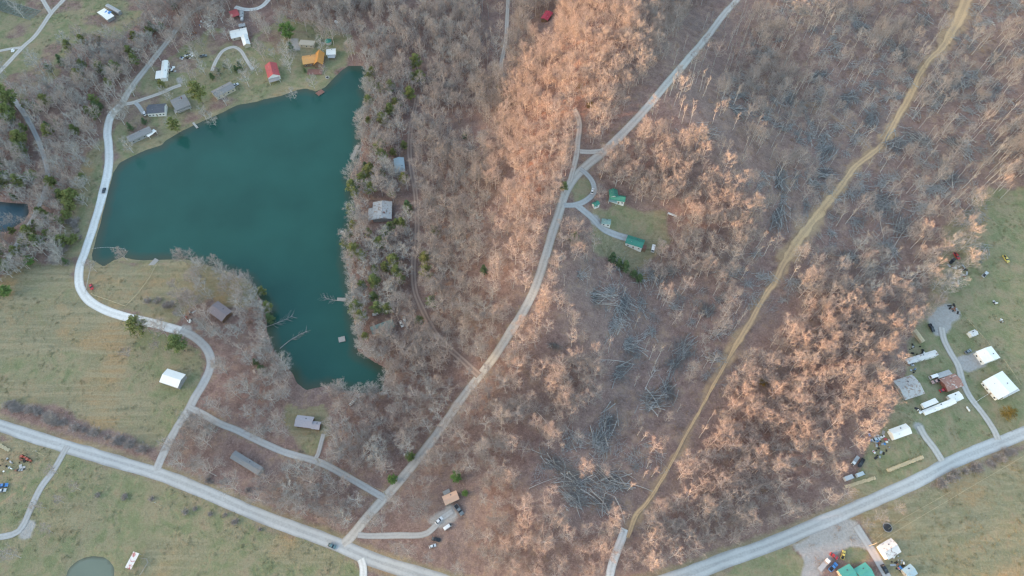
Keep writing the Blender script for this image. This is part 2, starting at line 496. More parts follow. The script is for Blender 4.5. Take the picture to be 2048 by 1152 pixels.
# ------------------------------------------------------------------ roads
ROADS = []      # (world polyline, half width) for keeping trees away
def smooth_line(pts, step=2.0):
    p = [np.array(q, float) for q in pts]
    p = [2*p[0]-p[1]] + p + [2*p[-1]-p[-2]]
    out = []
    for i in range(1, len(p)-2):
        n = max(2, int(np.hypot(*(p[i+1][:2]-p[i][:2]))/step))
        for k in range(n):
            t = k/n
            out.append(0.5*((2*p[i]) + (-p[i-1]+p[i+1])*t + (2*p[i-1]-5*p[i]+4*p[i+1]-p[i+2])*t*t + (-p[i-1]+3*p[i]-3*p[i+1]+p[i+2])*t**3))
    out.append(p[-2])
    return np.array(out)

ROAD_DEFS = [
 ('paved_road', 'pale grey paved country road crossing the bottom of the view', 'road', M_ASPH, 7.0,
  [(-60,832),(0,851),(75,876),(200,913),(325,951),(430,993),(512,1028),(600,1061),(675,1089),(737,1116),(800,1137),(870,1159),(960,1182),(1090,1198),(1220,1190),(1330,1163),(1400,1140),(1449,1121),(1536,1091),(1636,1049),(1736,1006),(1836,961),(1911,921),(1973,896),(2048,866),(2110,838)]),
 ('gravel_road', 'straight pale gravel road running diagonally up through the woods', 'road', M_GRAV, 5.4,
  [(686,1090),(700,1077),(731,1039),(762,1004),(794,969),(837,916),(882,857),(924,796),(962,748),(992,708),(1024,658),(1045,625),(1068,580),(1089,520),(1106,463),(1121,418),(1131,385),(1149,355),(1174,330),(1199,310),(1231,281),(1274,237),(1311,195),(1349,150),(1386,107),(1424,60),(1449,27),(1474,0),(1505,-38)]),
 ('gravel_road', 'bright white gravel road curving along the west shore of the lake', 'road', M_GRAVW, 5.6,
  [(244,208),(222,232),(215,262),(217,288),(218,325),(212,360),(200,408),(185,458),(170,503),(160,533),(158,563),(163,581),(180,603),(212,621),(245,632),(275,639),(312,648),(345,657),(365,663)]),
 ('gravel_road', 'grey gravel lane bending from the lake road down to the paved road', 'road', M_DRIVE, 5.0,
  [(360,661),(387,673),(410,693),(421,716),(420,738),(407,766),(392,791),(375,823),(355,853),(340,880),(325,911),(312,942)]),
 ('gravel_road', 'gravel lane climbing north east from the lake houses', 'road', M_GRAV, 5.0,
  [(234,220),(244,207),(252,192),(270,165),(300,127),(332,87),(362,47),(387,22),(425,5),(450,-15)]),
 ('driveway', 'pale curved drive at the top edge above the tall green conifer', 'driveway', M_GRAVW, 4.2, [(470,14),(490,19),(510,18),(526,11),(540,-5),(545,-20)]),
 ('driveway', 'two-track drive from the lake road to the grey roofed houses', 'driveway', M_GRAV, 3.2, [(247,209),(265,206),(282,200),(320,187),(345,176),(362,170)]),
 ('driveway', 'short drive leading to the dark roofed house by the lake', 'driveway', M_DRIVE, 3.0, [(270,205),(278,213),(288,228)]),
 ('driveway', 'curved drive looping in front of the white L-shaped house', 'driveway', M_GRAV, 2.8, [(424,142),(430,126),(436,115),(447,101),(467,94),(482,102),(490,115),(497,126),(506,140)]),
 ('gravel_road', 'pale gravel lane across the top left field', 'road', M_GRAV, 4.2, [(140,-18),(125,2),(102,27),(72,70),(45,95),(15,127),(-30,175)]),
 ('driveway', 'short gravel spur joining the top left lane from above', 'driveway', M_GRAV, 3.4, [(78,-14),(88,4),(102,27)]),
 ('driveway', 'faint spur from the top left lane to the left edge', 'driveway', M_GRAV, 3.0, [(45,95),(20,98),(-30,108)]),
 ('gravel_road', 'narrow grey lane winding through the woods at the left edge', 'road', M_DRIVE, 3.6, [(22,193),(34,207),(50,230),(67,260),(80,290),(92,328),(95,355),(87,390),(70,428),(45,470),(27,500),(15,520)]),
 ('driveway', 'grey drive running down from the paved road at lower left', 'driveway', M_DRIVE, 3.6, [(136,892),(128,905),(105,944),(82,975),(62,1016),(45,1052),(25,1069),(-30,1078)]),
 ('gravel_road', 'grey gravel lane from the lake lane to the diagonal road', 'road', M_DRIVE, 3.8, [(378,815),(400,825),(437,846),(475,861),(505,876),(537,891),(574,906),(637,924),(687,949),(732,975),(768,996)]),
 ('driveway', 'blue grey drive up to the lilac roofed house', 'driveway', M_DRIVE, 2.6, [(628,922),(636,908),(641,890),(647,868)]),
 ('forest_track', 'brown two-track lane winding through the woods east of the lake', 'track', M_TRACK, 4.2, [(958,751),(940,735),(917,713),(879,678),(857,643),(839,606),(829,575),(827,525),(833,488),(834,438),(831,388),(823,338),(819,300),(822,255),(830,215),(834,195)]),
 ('forest_track', 'pale two-track lane coming down from the top edge through woods', 'track', M_GRAV, 3.2, [(1018,-20),(1016,0),(1012,75),(1007,105),(1002,135),(1009,162)]),
 ('forest_track', 'pale lane joining the diagonal gravel road beside the ridge', 'track', M_GRAV, 3.4, [(1148,219),(1154,230),(1159,250),(1156,280),(1154,305),(1146,340),(1140,362)]),
 ('driveway', 'short link between the forest lane and the diagonal gravel road', 'driveway', M_GRAV, 3.2, [(1160,303),(1180,304),(1205,302)]),
 ('driveway', 'curved grey drive beside the green roofed house', 'driveway', M_DRIVE, 3.6, [(1160,338),(1172,347),(1185,364),(1188,384),(1174,400),(1151,410),(1128,411)]),
 ('driveway', 'grey drive leading to the long green roofed garage', 'driveway', M_DRIVE, 4.8, [(1150,408),(1170,424),(1186,438),(1204,457),(1226,468),(1255,477)]),
 ('driveway', 'gravel drive running up between the sheds at the right edge', 'driveway', M_GRAV, 4.2, [(1883,655),(1888,680),(1901,706),(1916,731),(1925,763),(1941,796),(1966,828),(1986,858),(1996,880)]),
 ('driveway', 'short gravel drive from the paved road to the bright white shed', 'driveway', M_GRAV, 4.6, [(1838,852),(1850,873),(1868,896),(1884,922)]),
 ('driveway', 'grey drive past the black car at lower right', 'driveway', M_DRIVE, 4.2, [(1712,1052),(1730,1080),(1752,1115),(1778,1160)]),
 ('driveway', 'white gravel entrance on the south side of the paved road', 'driveway', M_GRAVW, 4.0, [(722,1118),(727,1136),(726,1175)]),
 ('driveway', 'gravel drive to the peach roofed cabin', 'driveway', M_DRIVE, 3.2, [(716,1070),(740,1072),(787,1071),(844,1070),(867,1056),(884,1037),(905,1022)]),
 ('driveway', 'white gravel track end at the bottom of the clearing', 'driveway', M_GRAVW, 4.2, [(1250,1058),(1244,1075),(1236,1096),(1224,1130),(1217,1165)]),
]
def road_mesh(pts, w, mat, layer, rag=1.0):
    n = len(pts)
    tan = np.gradient(pts, axis=0); tan /= (np.linalg.norm(tan, axis=1)[:, None] + 1e-9)
    nor = np.stack([-tan[:, 1], tan[:, 0]], 1)
    s = np.arange(n)
    ks = [-1, -0.5, 0, 0.5, 1]
    V = []; A = []
    for k in ks:
        wob = 1 + rag * (0.14 * (vnoise(s, np.full(n, layer*17 + k*7.0), 3.0, 5) - 0.5) + 0.13 * (vnoise(s, np.full(n, layer*11 + k*5.0), 14.0, 6) - 0.5)) * (abs(k) == 1)
        q = pts + nor * (k * w/2 * wob).reshape(-1, 1)
        z = ground_z(q[:, 0], q[:, 1]) + 0.10 + layer*0.006 - (0.05 if abs(k) == 1 else 0.0)
        V.append(np.column_stack([q, z])); A.append(np.full(n, k))
    V = np.stack(V, 1).reshape(-1, 3); A = np.stack(A, 1).reshape(-1)
    F = []
    m = len(ks)
    for i in range(n-1):
        for j in range(m-1):
            F.append((i*m+j, (i+1)*m+j, (i+1)*m+j+1, i*m+j+1)[::-1])
    me = bpy.data.meshes.new('road')
    me.from_pydata(V.tolist(), [], F)
    at = me.attributes.new('across', 'FLOAT', 'POINT'); at.data.foreach_set('value', A.astype(np.float32))
    me.materials.append(mat); me.update()
    if me.polygons[0].normal.z < 0: me.flip_normals()
    return me
for li, (nm, lab, cat, mat, w, pxs) in enumerate(ROAD_DEFS):
    wp = [tuple(P(a, b))[:2] for a, b in pxs]
    pts = smooth_line(wp)
    ROADS.append((pts[::2], w/2, nm))
    tag(obj(nm, road_mesh(pts, w, mat, li)), lab, cat, None, 'structure')

# ------------------------------------------------------------------ ground sheet
GRASS_PX = [
 [(-60,862),(75,890),(200,928),(325,968),(512,1044),(640,1092),(715,1128),(740,1200),(-60,1200)],
 [(1965,380),(2100,380),(2100,860),(1995,880),(1850,935),(1800,960),(1700,970),(1745,900),(1790,830),(1800,760),(1820,700),(1870,640),(1905,590),(1930,545),(1975,520),(1980,440)],
 [(-40,-40),(320,-40),(270,60),(235,80),(180,70),(140,110),(110,150),(60,190),(-40,190),(-40,140)],
 [(228,232),(290,150),(330,130),(380,80),(430,60),(470,90),(500,90),(560,30),(690,60),(700,130),(640,180),(590,178),(510,205),(400,246),(330,282),(250,322),(228,300)],
 [(1140,360),(1175,350),(1185,380),(1160,400),(1140,400)],
 [(1195,418),(1250,405),(1300,430),(1330,440),(1310,470),(1240,465),(1200,440)],
 [(1470,1125),(1590,1085),(1640,1140),(1640,1200),(1430,1200)],
 [(1690,1080),(1725,1085),(1740,1110),(1700,1130),(1670,1120)],
 [(1712,1030),(1840,980),(2110,880),(2110,1200),(1790,1200),(1735,1085)],
 [(190,320),(215,300),(205,380),(180,440),(160,500),(140,520),(150,470),(185,380)],
 [(240,640),(330,670),(400,700),(395,770),(340,860),(300,890),(240,850),(260,740),(200,660)],
 [(590,880),(640,885),(640,915),(600,905)],
]
DRY_PX = [
 [(-60,600),(60,520),(150,528),(150,570),(175,610),(240,640),(330,670),(415,720),(395,770),(340,865),(300,895),(200,855),(100,815),(-60,815)],
 [(165,525),(210,535),(290,522),(370,518),(470,548),(520,592),(500,620),(400,600),(345,640),(260,628),(170,600)],
 [(1712,1030),(1840,980),(2110,870),(2110,1200),(1790,1200),(1735,1085)],
 [(1195,410),(1340,425),(1340,480),(1300,520),(1290,560),(1180,500)],
 [(585,780),(650,772),(665,800),(650,885),(590,890),(570,840)],
 [(170,300),(215,280),(205,400),(165,510),(120,520),(140,420)],
 [(690,130),(640,190),(520,210),(330,300),(240,340),(230,300),(400,240),(600,170)],
 [(1900,430),(2000,380),(2000,900),(1800,980),(1680,1000),(1760,900)],
 [(640,60),(580,60),(560,100),(590,180),(690,150),(710,100)],
 [(1990,600),(2048,640),(2048,700),(2000,680)],
 [(1640,1170),(1560,1090),(1470,1130),(1420,1170)],
]
CLAY_W = [((1940,-20),17),((1933,0),16),((1911,50),15),((1884,95),11),((1858,120),7),((1836,155),5.5),((1818,195),8),((1796,232),6.5),((1776,270),5.5),((1756,298),7.5),((1711,333),7),((1676,380),6.5),((1636,430),9),((1598,478),11),((1568,525),8),((1548,565),6),((1531,588),5.5),((1499,646),6),((1474,688),7),((1449,731),4.5),((1424,776),4.5),((1404,813),4.2),((1381,853),4),((1346,919),4),((1324,959),4.5),((1294,1006),4.5),((1271,1034),6),((1256,1076),5)]
CLAY2_W = [((1740,297),4.5),((1700,255),4),((1640,215),3.6),((1580,200),3)]
CLAY3_W = [((92,908),1.4),((55,960),1.4),((20,996),1.6),((-10,1020),1.6)]
GRAVEL_PX = [
 [(1868,615),(1898,607),(1921,628),(1902,658),(1890,676),(1872,674),(1855,640)],
 [(1905,722),(1950,698),(1972,726),(1935,748)],
 [(1585,1088),(1690,1033),(1712,1045),(1730,1080),(1742,1100),(1722,1095),(1698,1090),(1668,1110),(1640,1150),(1625,1190),(1600,1170),(1615,1120)],
 [(40,1035),(70,1040),(65,1075),(40,1080)],
 [(860,1040),(905,1010),(920,1030),(880,1065)],
 [(1186,425),(1205,440),(1200,455),(1185,450)],
 [(585,80),(600,78),(600,100),(585,100)],
 [(1826,848),(1845,846),(1856,872),(1838,874)],
 [(350,150),(365,150),(362,170),(350,172)],
 [(365,640),(385,650),(390,670),(365,665)],
]
DIRT_PX = [[(1960,520),(2048,515),(2048,530),(1970,530)],[(1915,700),(1925,690),(1930,715),(1915,715)],[(0,890),(60,905),(70,945),(20,990),(-30,1000),(-30,890)]]
GRASS2 = []
def clay_field(x, y, defs, soft=1.0):
    best = np.zeros(x.shape)
    pts = [(*tuple(P(*p))[:2], w) for p, w in defs]
    for (ax, ay, aw), (bx, by, bw) in zip(pts[:-1], pts[1:]):
        dx, dy = bx-ax, by-ay; L = dx*dx+dy*dy
        t = np.clip(((x-ax)*dx+(y-ay)*dy)/L, 0, 1)
        d = np.hypot(x-ax-t*dx, y-ay-t*dy); w = (aw+(bw-aw)*t)*0.82
        best = np.maximum(best, 1-sstep(0.05, 1.05*soft, d/w))
    return best

cw_ = smooth_line([(*tuple(P(*p))[:2], w) for p, w in CLAY_W], 1.6)
tag(obj('dirt_track', road_mesh(cw_[:, :2].copy(), np.clip(cw_[:, 2]*0.66, 2.2, 11)*(1 - 0.35*sstep(250, 120, cw_[:, 1])), M_CLAY, len(ROAD_DEFS), 5.0)), 'tan clay track cut diagonally through the felled woodland', 'track', None, 'structure')
cb_ = smooth_line([(*tuple(P(*p))[:2], w) for p, w in CLAY2_W], 1.6)
tag(obj('dirt_track', road_mesh(cb_[:, :2].copy(), np.full(len(cb_), 1.5), M_TRACK, len(ROAD_DEFS)+1, 3.6)), 'faint narrow brown side track joining the clay track from the left', 'track', None, 'structure')

def grid_coords(a, b, step, far):
    inner = np.arange(a, b+step*0.5, step)
    g = [step*2]; 
    while sum(g) < far: g.append(g[-1]*1.25)
    out = np.cumsum(g)
    return np.concatenate([(a-out)[::-1], inner, inner[-1]+out])
xs = grid_coords(-470, 470, 1.6, 5200)
ys = grid_coords(15, 545, 1.6, 5200)
GX, GY = np.meshgrid(xs, ys)
nx, ny = len(xs), len(ys)
gxf, gyf = GX.ravel(), GY.ravel()
GZ = ground_z(gxf, gyf)
dense = (np.abs(gxf) < 480) & (gyf > 5) & (gyf < 560)
gpx = np.full(gxf.shape, -9999.0); gpy = gpx.copy()
gpx[dense], gpy[dense] = proj(gxf[dense], gyf[dense], GZ[dense])
wx = (vnoise(gxf, gyf, 9, 21)-0.5)*26 + (vnoise(gxf, gyf, 3.2, 22)-0.5)*10
wy = (vnoise(gxf, gyf, 9, 23)-0.5)*26 + (vnoise(gxf, gyf, 3.2, 24)-0.5)*10
def cover(polys, warp=1.0):
    c = np.zeros(gxf.shape)
    for p in polys: c[in_poly(gpx+wx*warp, gpy+wy*warp, p)] = 1
    return c
def blur(c, k=2):
    c = c.reshape(ny, nx)
    for _ in range(k):
        c = (c + np.roll(c,1,0) + np.roll(c,-1,0) + np.roll(c,1,1) + np.roll(c,-1,1))/5
    return c.ravel()
c_grass = blur(cover(GRASS_PX), 4)
c_dry = blur(cover(DRY_PX + GRASS_PX[:1]), 4)
far_out = ~dense
c_dry[far_out] = 0.4
bigdry = in_poly(gpx, gpy, DRY_PX[2]) 
c_grass = np.where(bigdry, c_grass*(0.12+0.45*vnoise(gxf, gyf, 35, 31)), c_grass)
lf = in_poly(gpx, gpy, DRY_PX[0])
c_grass = np.where(lf, np.clip(0.22 + 0.75*sstep(0.38, 0.66, vnoise(gxf, gyf, 26, 33)), 0, 1), c_grass)
yard = in_poly(gpx, gpy, GRASS_PX[3]) | in_poly(gpx, gpy, GRASS_PX[0]) | in_poly(gpx, gpy, GRASS_PX[2])
c_grass = np.where(yard, c_grass*(0.35+0.65*sstep(0.25, 0.55, vnoise(gxf, gyf, 18, 35))), c_grass)
# road verges carry grass
for pts, hw, nm in ROADS:
    if nm == 'paved_road' or nm == 'gravel_road':
        d = seg_dist(gxf[dense], gyf[dense], pts[::3].tolist())
        v = (1-sstep(hw+0.5, hw+5.5, d))*(0.6 if nm == 'paved_road' else 0.32)
        c_dry[dense] = np.maximum(c_dry[dense], v)
c_clay = np.zeros(gxf.shape)
wxm, wym = wx*0.22, wy*0.22
for defs in (CLAY_W, CLAY2_W, CLAY3_W):
    rag = (vnoise(gxf, gyf, 6, 71)*0.5 + vnoise(gxf, gyf, 2.4, 72)*0.4 + 0.5)[dense]
    c_clay[dense] = np.maximum(c_clay[dense], clay_field(gxf[dense]+wxm[dense], gyf[dense]+wym[dense], defs) * rag * (1.2 if defs is CLAY_W else 0.75))
c_clay = c_clay*(1 - 0.30*sstep(620, 800, gpy))
c_clay = np.maximum(c_clay, 0.25*blur(cover(DIRT_PX), 3))
# patchy yellowed scrub in the cut-over ground
cut_poly = [(1560,0),(2048,-20),(2048,380),(1960,400),(1880,520),(1720,540),(1620,540),(1560,620),(1500,720),(1420,850),(1330,1000),(1280,1040),(1150,1000),(1180,850),(1300,680),(1480,500),(1500,330),(1420,230),(1480,80)]
cutm = in_poly(gpx, gpy, cut_poly)
c_clay = np.where(cutm, np.maximum(c_clay, 0.10*sstep(0.5, 0.85, vnoise(gxf, gyf, 22, 41))), c_clay)
c_dry = np.where(cutm, np.maximum(c_dry, 0.22*sstep(0.4, 0.75, vnoise(gxf, gyf, 16, 43))), c_dry)
c_grav = blur(cover(GRAVEL_PX, 0.35), 1)
# beach strip along the open shores
shore = np.full(gxf.shape, 99.0); shore[dense] = seg_dist(gxf[dense], gyf[dense], LAKE, True)
c_dry = np.where(((gpx > 655) | ((gpx > 515) & (gpy > 580))) & (shore < 12), c_dry*0.2, np.maximum(c_dry, 0.8*(1-sstep(2.0, 5.0, shore))))

me = bpy.data.meshes.new('ground')
idx = np.arange(nx*ny).reshape(ny, nx)
F = np.stack([idx[:-1,:-1], idx[:-1,1:], idx[1:,1:], idx[1:,:-1]], -1).reshape(-1, 4)
me.vertices.add(nx*ny); me.vertices.foreach_set('co', np.column_stack([gxf, gyf, GZ]).astype(np.float32).ravel())
me.loops.add(F.size); me.loops.foreach_set('vertex_index', F.ravel().astype(np.int32))
me.polygons.add(len(F)); me.polygons.foreach_set('loop_start', np.arange(0, F.size, 4, dtype=np.int32))
me.update(calc_edges=True); me.validate()
ca = me.attributes.new('cover', 'FLOAT_COLOR', 'POINT')
ca.data.foreach_set('color', np.column_stack([c_grass, c_dry, c_clay, np.ones_like(c_dry)]).astype(np.float32).ravel())
ga = me.attributes.new('gravel', 'FLOAT', 'POINT'); ga.data.foreach_set('value', c_grav.astype(np.float32))
me.polygons.foreach_set('use_smooth', np.ones(len(F), bool))
me.materials.append(M_GROUND)
tag(obj('ground', me), 'rolling ground of leaf litter, rough grass and yellow clay', 'ground', None, 'structure')

# ------------------------------------------------------------------ water
def water(name, poly, mat, label, cat, reach=14.0):
    a = np.array(poly); x0, y0 = a.min(0)-4; x1, y1 = a.max(0)+4
    st = 3.0
    X, Y = np.meshgrid(np.arange(x0, x1+st, st), np.arange(y0, y1+st, st))
    d = seg_dist(X.ravel(), Y.ravel(), poly, True); ins = in_poly(X.ravel(), Y.ravel(), poly)
    keep = (ins | (d < 3.2*st)).reshape(X.shape)
    dep = np.where(ins, np.clip(d/reach, 0, 1), 0)
    vid = np.arange(X.size).reshape(X.shape)
    m4 = keep[:-1,:-1] & keep[:-1,1:] & keep[1:,1:] & keep[1:,:-1]
    F = np.stack([vid[:-1,:-1][m4], vid[:-1,1:][m4], vid[1:,1:][m4], vid[1:,:-1][m4]], -1)
    used = np.unique(F); remap = -np.ones(X.size, int); remap[used] = np.arange(len(used))
    V = np.column_stack([X.ravel(), Y.ravel(), np.zeros(X.size)])[used]
    me = bpy.data.meshes.new(name); me.from_pydata(V.tolist(), [], remap[F].tolist())
    at = me.attributes.new('depth', 'FLOAT', 'POINT'); at.data.foreach_set('value', dep[used].astype(np.float32))
    me.materials.append(mat); me.update()
    return tag(obj(name, me), label, cat, None, 'structure')
water('lake_water', LAKE, M_LAKE, 'large teal green lake with a narrow southern arm', 'lake')
water('pond_water', POND, M_POND, 'small dark blue pond at the left edge', 'pond', 8)
water('pond_water', PONDB, M_PONDB, 'small muddy green pond at the bottom edge', 'pond', 3)

# ------------------------------------------------------------------ tree prototypes
def rv(s=1.0): return Vector((random.gauss(0, s), random.gauss(0, s), random.gauss(0, s)))
def bare_proto(h, r, fork=0.38, nlimb=8, n2=5, n3=6, nt=5, tw=0.046, lean=0.04, upright=0.5, trunk_r=0.22, flat_top=0.75):
    """returns (trunk MB, crown MB): a leafless broad tree"""
    T, C = MB(), MB()
    lx, ly = random.gauss(0, lean)*h, random.gauss(0, lean)*h
    prev = Vector((0, 0, -0.3)); steps = 5
    axis = [prev]
    for i in range(1, steps+1):
        t = i/steps
        p = Vector((lx*t + random.gauss(0, 0.12), ly*t + random.gauss(0, 0.12), h*0.82*t))
        T.tube(prev, p, trunk_r*(1-0.8*(i-1)/steps), trunk_r*(1-0.8*t), 5, False); prev = p; axis.append(p)
    def on_axis(t):
        k = min(steps-1, int(t*steps)); q = t*steps-k
        return axis[k].lerp(axis[k+1], q)
    az = random.random()*6.28
    for i in range(nlimb):
        az += 2.4 + random.gauss(0, 0.3)
        t = fork + (1-fork)*(i/max(1, nlimb-1))*0.98
        s = on_axis(min(0.99, t))
        reach = r*(1.0 - 0.55*max(0, (t-0.55)/0.45))*random.uniform(0.8, 1.12)
        top = min(h*random.uniform(0.9, 1.0), s.z + reach*random.uniform(0.55, 1.0)*flat_top*1.6*upright + h*0.10)
        end = Vector((s.x + math.cos(az)*reach*0.8, s.y + math.sin(az)*reach*0.8, top))
        mid = s.lerp(end, 0.5) + Vector((math.cos(az)*reach*0.12, math.sin(az)*reach*0.12, -reach*0.08)) + rv(0.15)
        w = trunk_r*0.5
        T.tube(s, mid, w, w*0.65, 4, False); T.tube(mid, end, w*0.65, w*0.25, 3, False)
        for j in range(n2):
            q = 0.25 + 0.75*(j+random.random()*0.7)/n2; q = min(q, 1)
            b0 = s.lerp(mid, q*2) if q < 0.5 else mid.lerp(end, q*2-1)
            d = (end-s).normalized()*0.55 + rv(0.5) + Vector((0, 0, 0.35))
            L2 = r*random.uniform(0.30, 0.52)*(1.1-0.4*q)
            b1 = b0 + d.normalized()*L2
            C.strip(b0, b1, 0.14)
            for k in range(n3):
                u = 0.2+0.8*(k+random.random())/n3
                c0 = b0.lerp(b1, min(u, 1))
                d3 = (b1-b0).normalized()*0.6 + rv(0.55) + Vector((0, 0, 0.25))
                c1 = c0 + d3.normalized()*r*random.uniform(0.16, 0.30)
                C.strip(c0, c1, tw*1.15)
                for _ in range(nt):
                    e0 = c0.lerp(c1, random.uniform(0.25, 1.0))
                    e1 = e0 + ((c1-c0).normalized()*0.7 + rv(0.55) + Vector((0, 0, 0.2))).normalized()*r*random.uniform(0.10, 0.22)
                    C.strip(e0, e1, tw)
    return T, C
def needle_proto(h, r, shape='pine', n=900, leaf=0.42):
    T, C = MB(), MB()
    T.tube((0,0,-0.3), (0,0,h*0.9), 0.22, 0.05, 6, False)
    base = {'pine': 0.30, 'cedar': 0.06, 'round': 0.18}[shape]
    nb = {'pine': 26, 'cedar': 34, 'round': 30}[shape]
    per = n//nb
    az = 0
    for i in range(nb):
        az += 2.399 + random.gauss(0, 0.25)
        t = base + (0.98-base)*((i+0.5)/nb)
        u = (t-base)/(1-base)
        if shape == 'cedar': rr = r*(1-u)**0.75
        elif shape == 'pine': rr = r*(1-u**1.8)*(0.75+0.45*random.random())*min(1, 0.55+u*1.6)
        else: rr = r*math.sqrt(max(0.02, 1-(2*u-1)**2))*random.uniform(0.8, 1.1)
        rr = max(rr, 0.35)
        s = Vector((0, 0, h*t)); e = Vector((math.cos(az)*rr, math.sin(az)*rr, h*t + rr*random.uniform(-0.05, 0.3)))
        T.tube(s, e, 0.06, 0.02, 3, False)
        for k in range(per):
            q = random.random()**0.6
            p = s.lerp(e, q) + Vector((random.gauss(0, 0.21), random.gauss(0, 0.21), random.gauss(0, 0.12)))*r*0.55*(1-0.25*u)
            a = rv(1); a.z *= 0.6; a = a.normalized()*leaf*random.uniform(0.6, 1.3)
            b = a.cross(rv(1)).normalized()*leaf*random.uniform(0.35, 0.6)
            C.add([p-a*0.5-b*0.5, p+a*0.5-b*0.3, p+a*0.4+b*0.5, p-a*0.4+b*0.5], [(0,1,2,3)])
    return T, C
def shrub_proto(h, r, n=150, w=0.06):
    C = MB()
    for i in range(n):
        az = random.random()*6.283; q = math.sqrt(random.random())
        s = Vector((math.cos(az)*q*r*0.5, math.sin(az)*q*r*0.5, -0.05))
        m = s + Vector((math.cos(az)*q*r*0.3, math.sin(az)*q*r*0.3, h*random.uniform(0.35, 0.7))) + rv(0.15)
        C.strip(s, m, w*1.2)
        for _ in range(3):
            e = m + (Vector((math.cos(az)*q, math.sin(az)*q, 0.6))*0.6 + rv(0.6)).normalized()*h*random.uniform(0.25, 0.5)
            C.strip(m, e, w)
    return C

PROTO = {}      # kind -> list of (trunk mesh, crown mesh, joined mesh, height)
def reg(kind, T, C, mt, mc, h):
    tm = T.mesh('trunk', mt); cm = C.mesh('crown', mc)
    J = MB(); J.add(T.v, T.f); J.mi = 1; J.add(C.v, C.f)
    PROTO.setdefault(kind, []).append((tm, cm, J.mesh(kind + '_whole', [mt, mc]), h))
random.seed(5)
for i in range(7):
    T, C = bare_proto(random.uniform(15, 19), random.uniform(4.6, 6.2), fork=random.uniform(0.30, 0.46), nlimb=random.randint(9, 12))
    reg('bare', T, C, M_BARK, M_TWIG, 17)
for i in range(4):
    T, C = bare_proto(random.uniform(12, 15), random.uniform(4.6, 6.0), fork=0.25, nlimb=10, upright=0.6)
    reg('pale', T, C, M_PALEB, M_PALET, 14)
for i in range(6):
    T, C = bare_proto(random.uniform(17, 22), random.uniform(1.6, 2.6), fork=0.62, nlimb=6, n2=4, n3=4, nt=3, tw=0.07, upright=0.8, trunk_r=0.23, lean=0.03)
    reg('slender', T, C, M_SLIMB, M_SLIMT, 19)
for i in range(3):
    T, C = bare_proto(random.uniform(10, 13), random.uniform(5.5, 7.0), fork=0.22, nlimb=11, n2=6, n3=5, nt=5, upright=0.65)
    reg('spreading', T, C, M_BARK, M_TWIG, 12)
for i in range(4):
    T, C = needle_proto(random.uniform(12, 15), random.uniform(3.8, 5.0), 'pine', 3000, 0.62)
    reg('pine', T, C, M_TRUNK, M_PINE, 15)
for i in range(3):
    T, C = needle_proto(random.uniform(7.5, 10), random.uniform(2.8, 3.6), 'cedar', 2400, 0.5)
    reg('cedar', T, C, M_TRUNK, M_CEDAR, 9)
for i in range(2):
    T, C = needle_proto(random.uniform(7, 9), random.uniform(3.2, 3.8), 'round', 2600, 0.5)
    reg('round', T, C, M_TRUNK, M_BRIGHT, 8)
T, C = needle_proto(7.5, 4.2, 'round', 2200, 0.40); reg('golden', T, C, M_TRUNK, M_GOLD, 7.5)
SHRUBS = [shrub_proto(random.uniform(1.6, 2.6), random.uniform(1.6, 2.4)).mesh('shrub', M_SHRUB) for _ in range(3)]
TUFTS = [shrub_proto(0.8, 1.1, 16, 0.05).mesh('tuft', M_TUFT) for _ in range(3)]

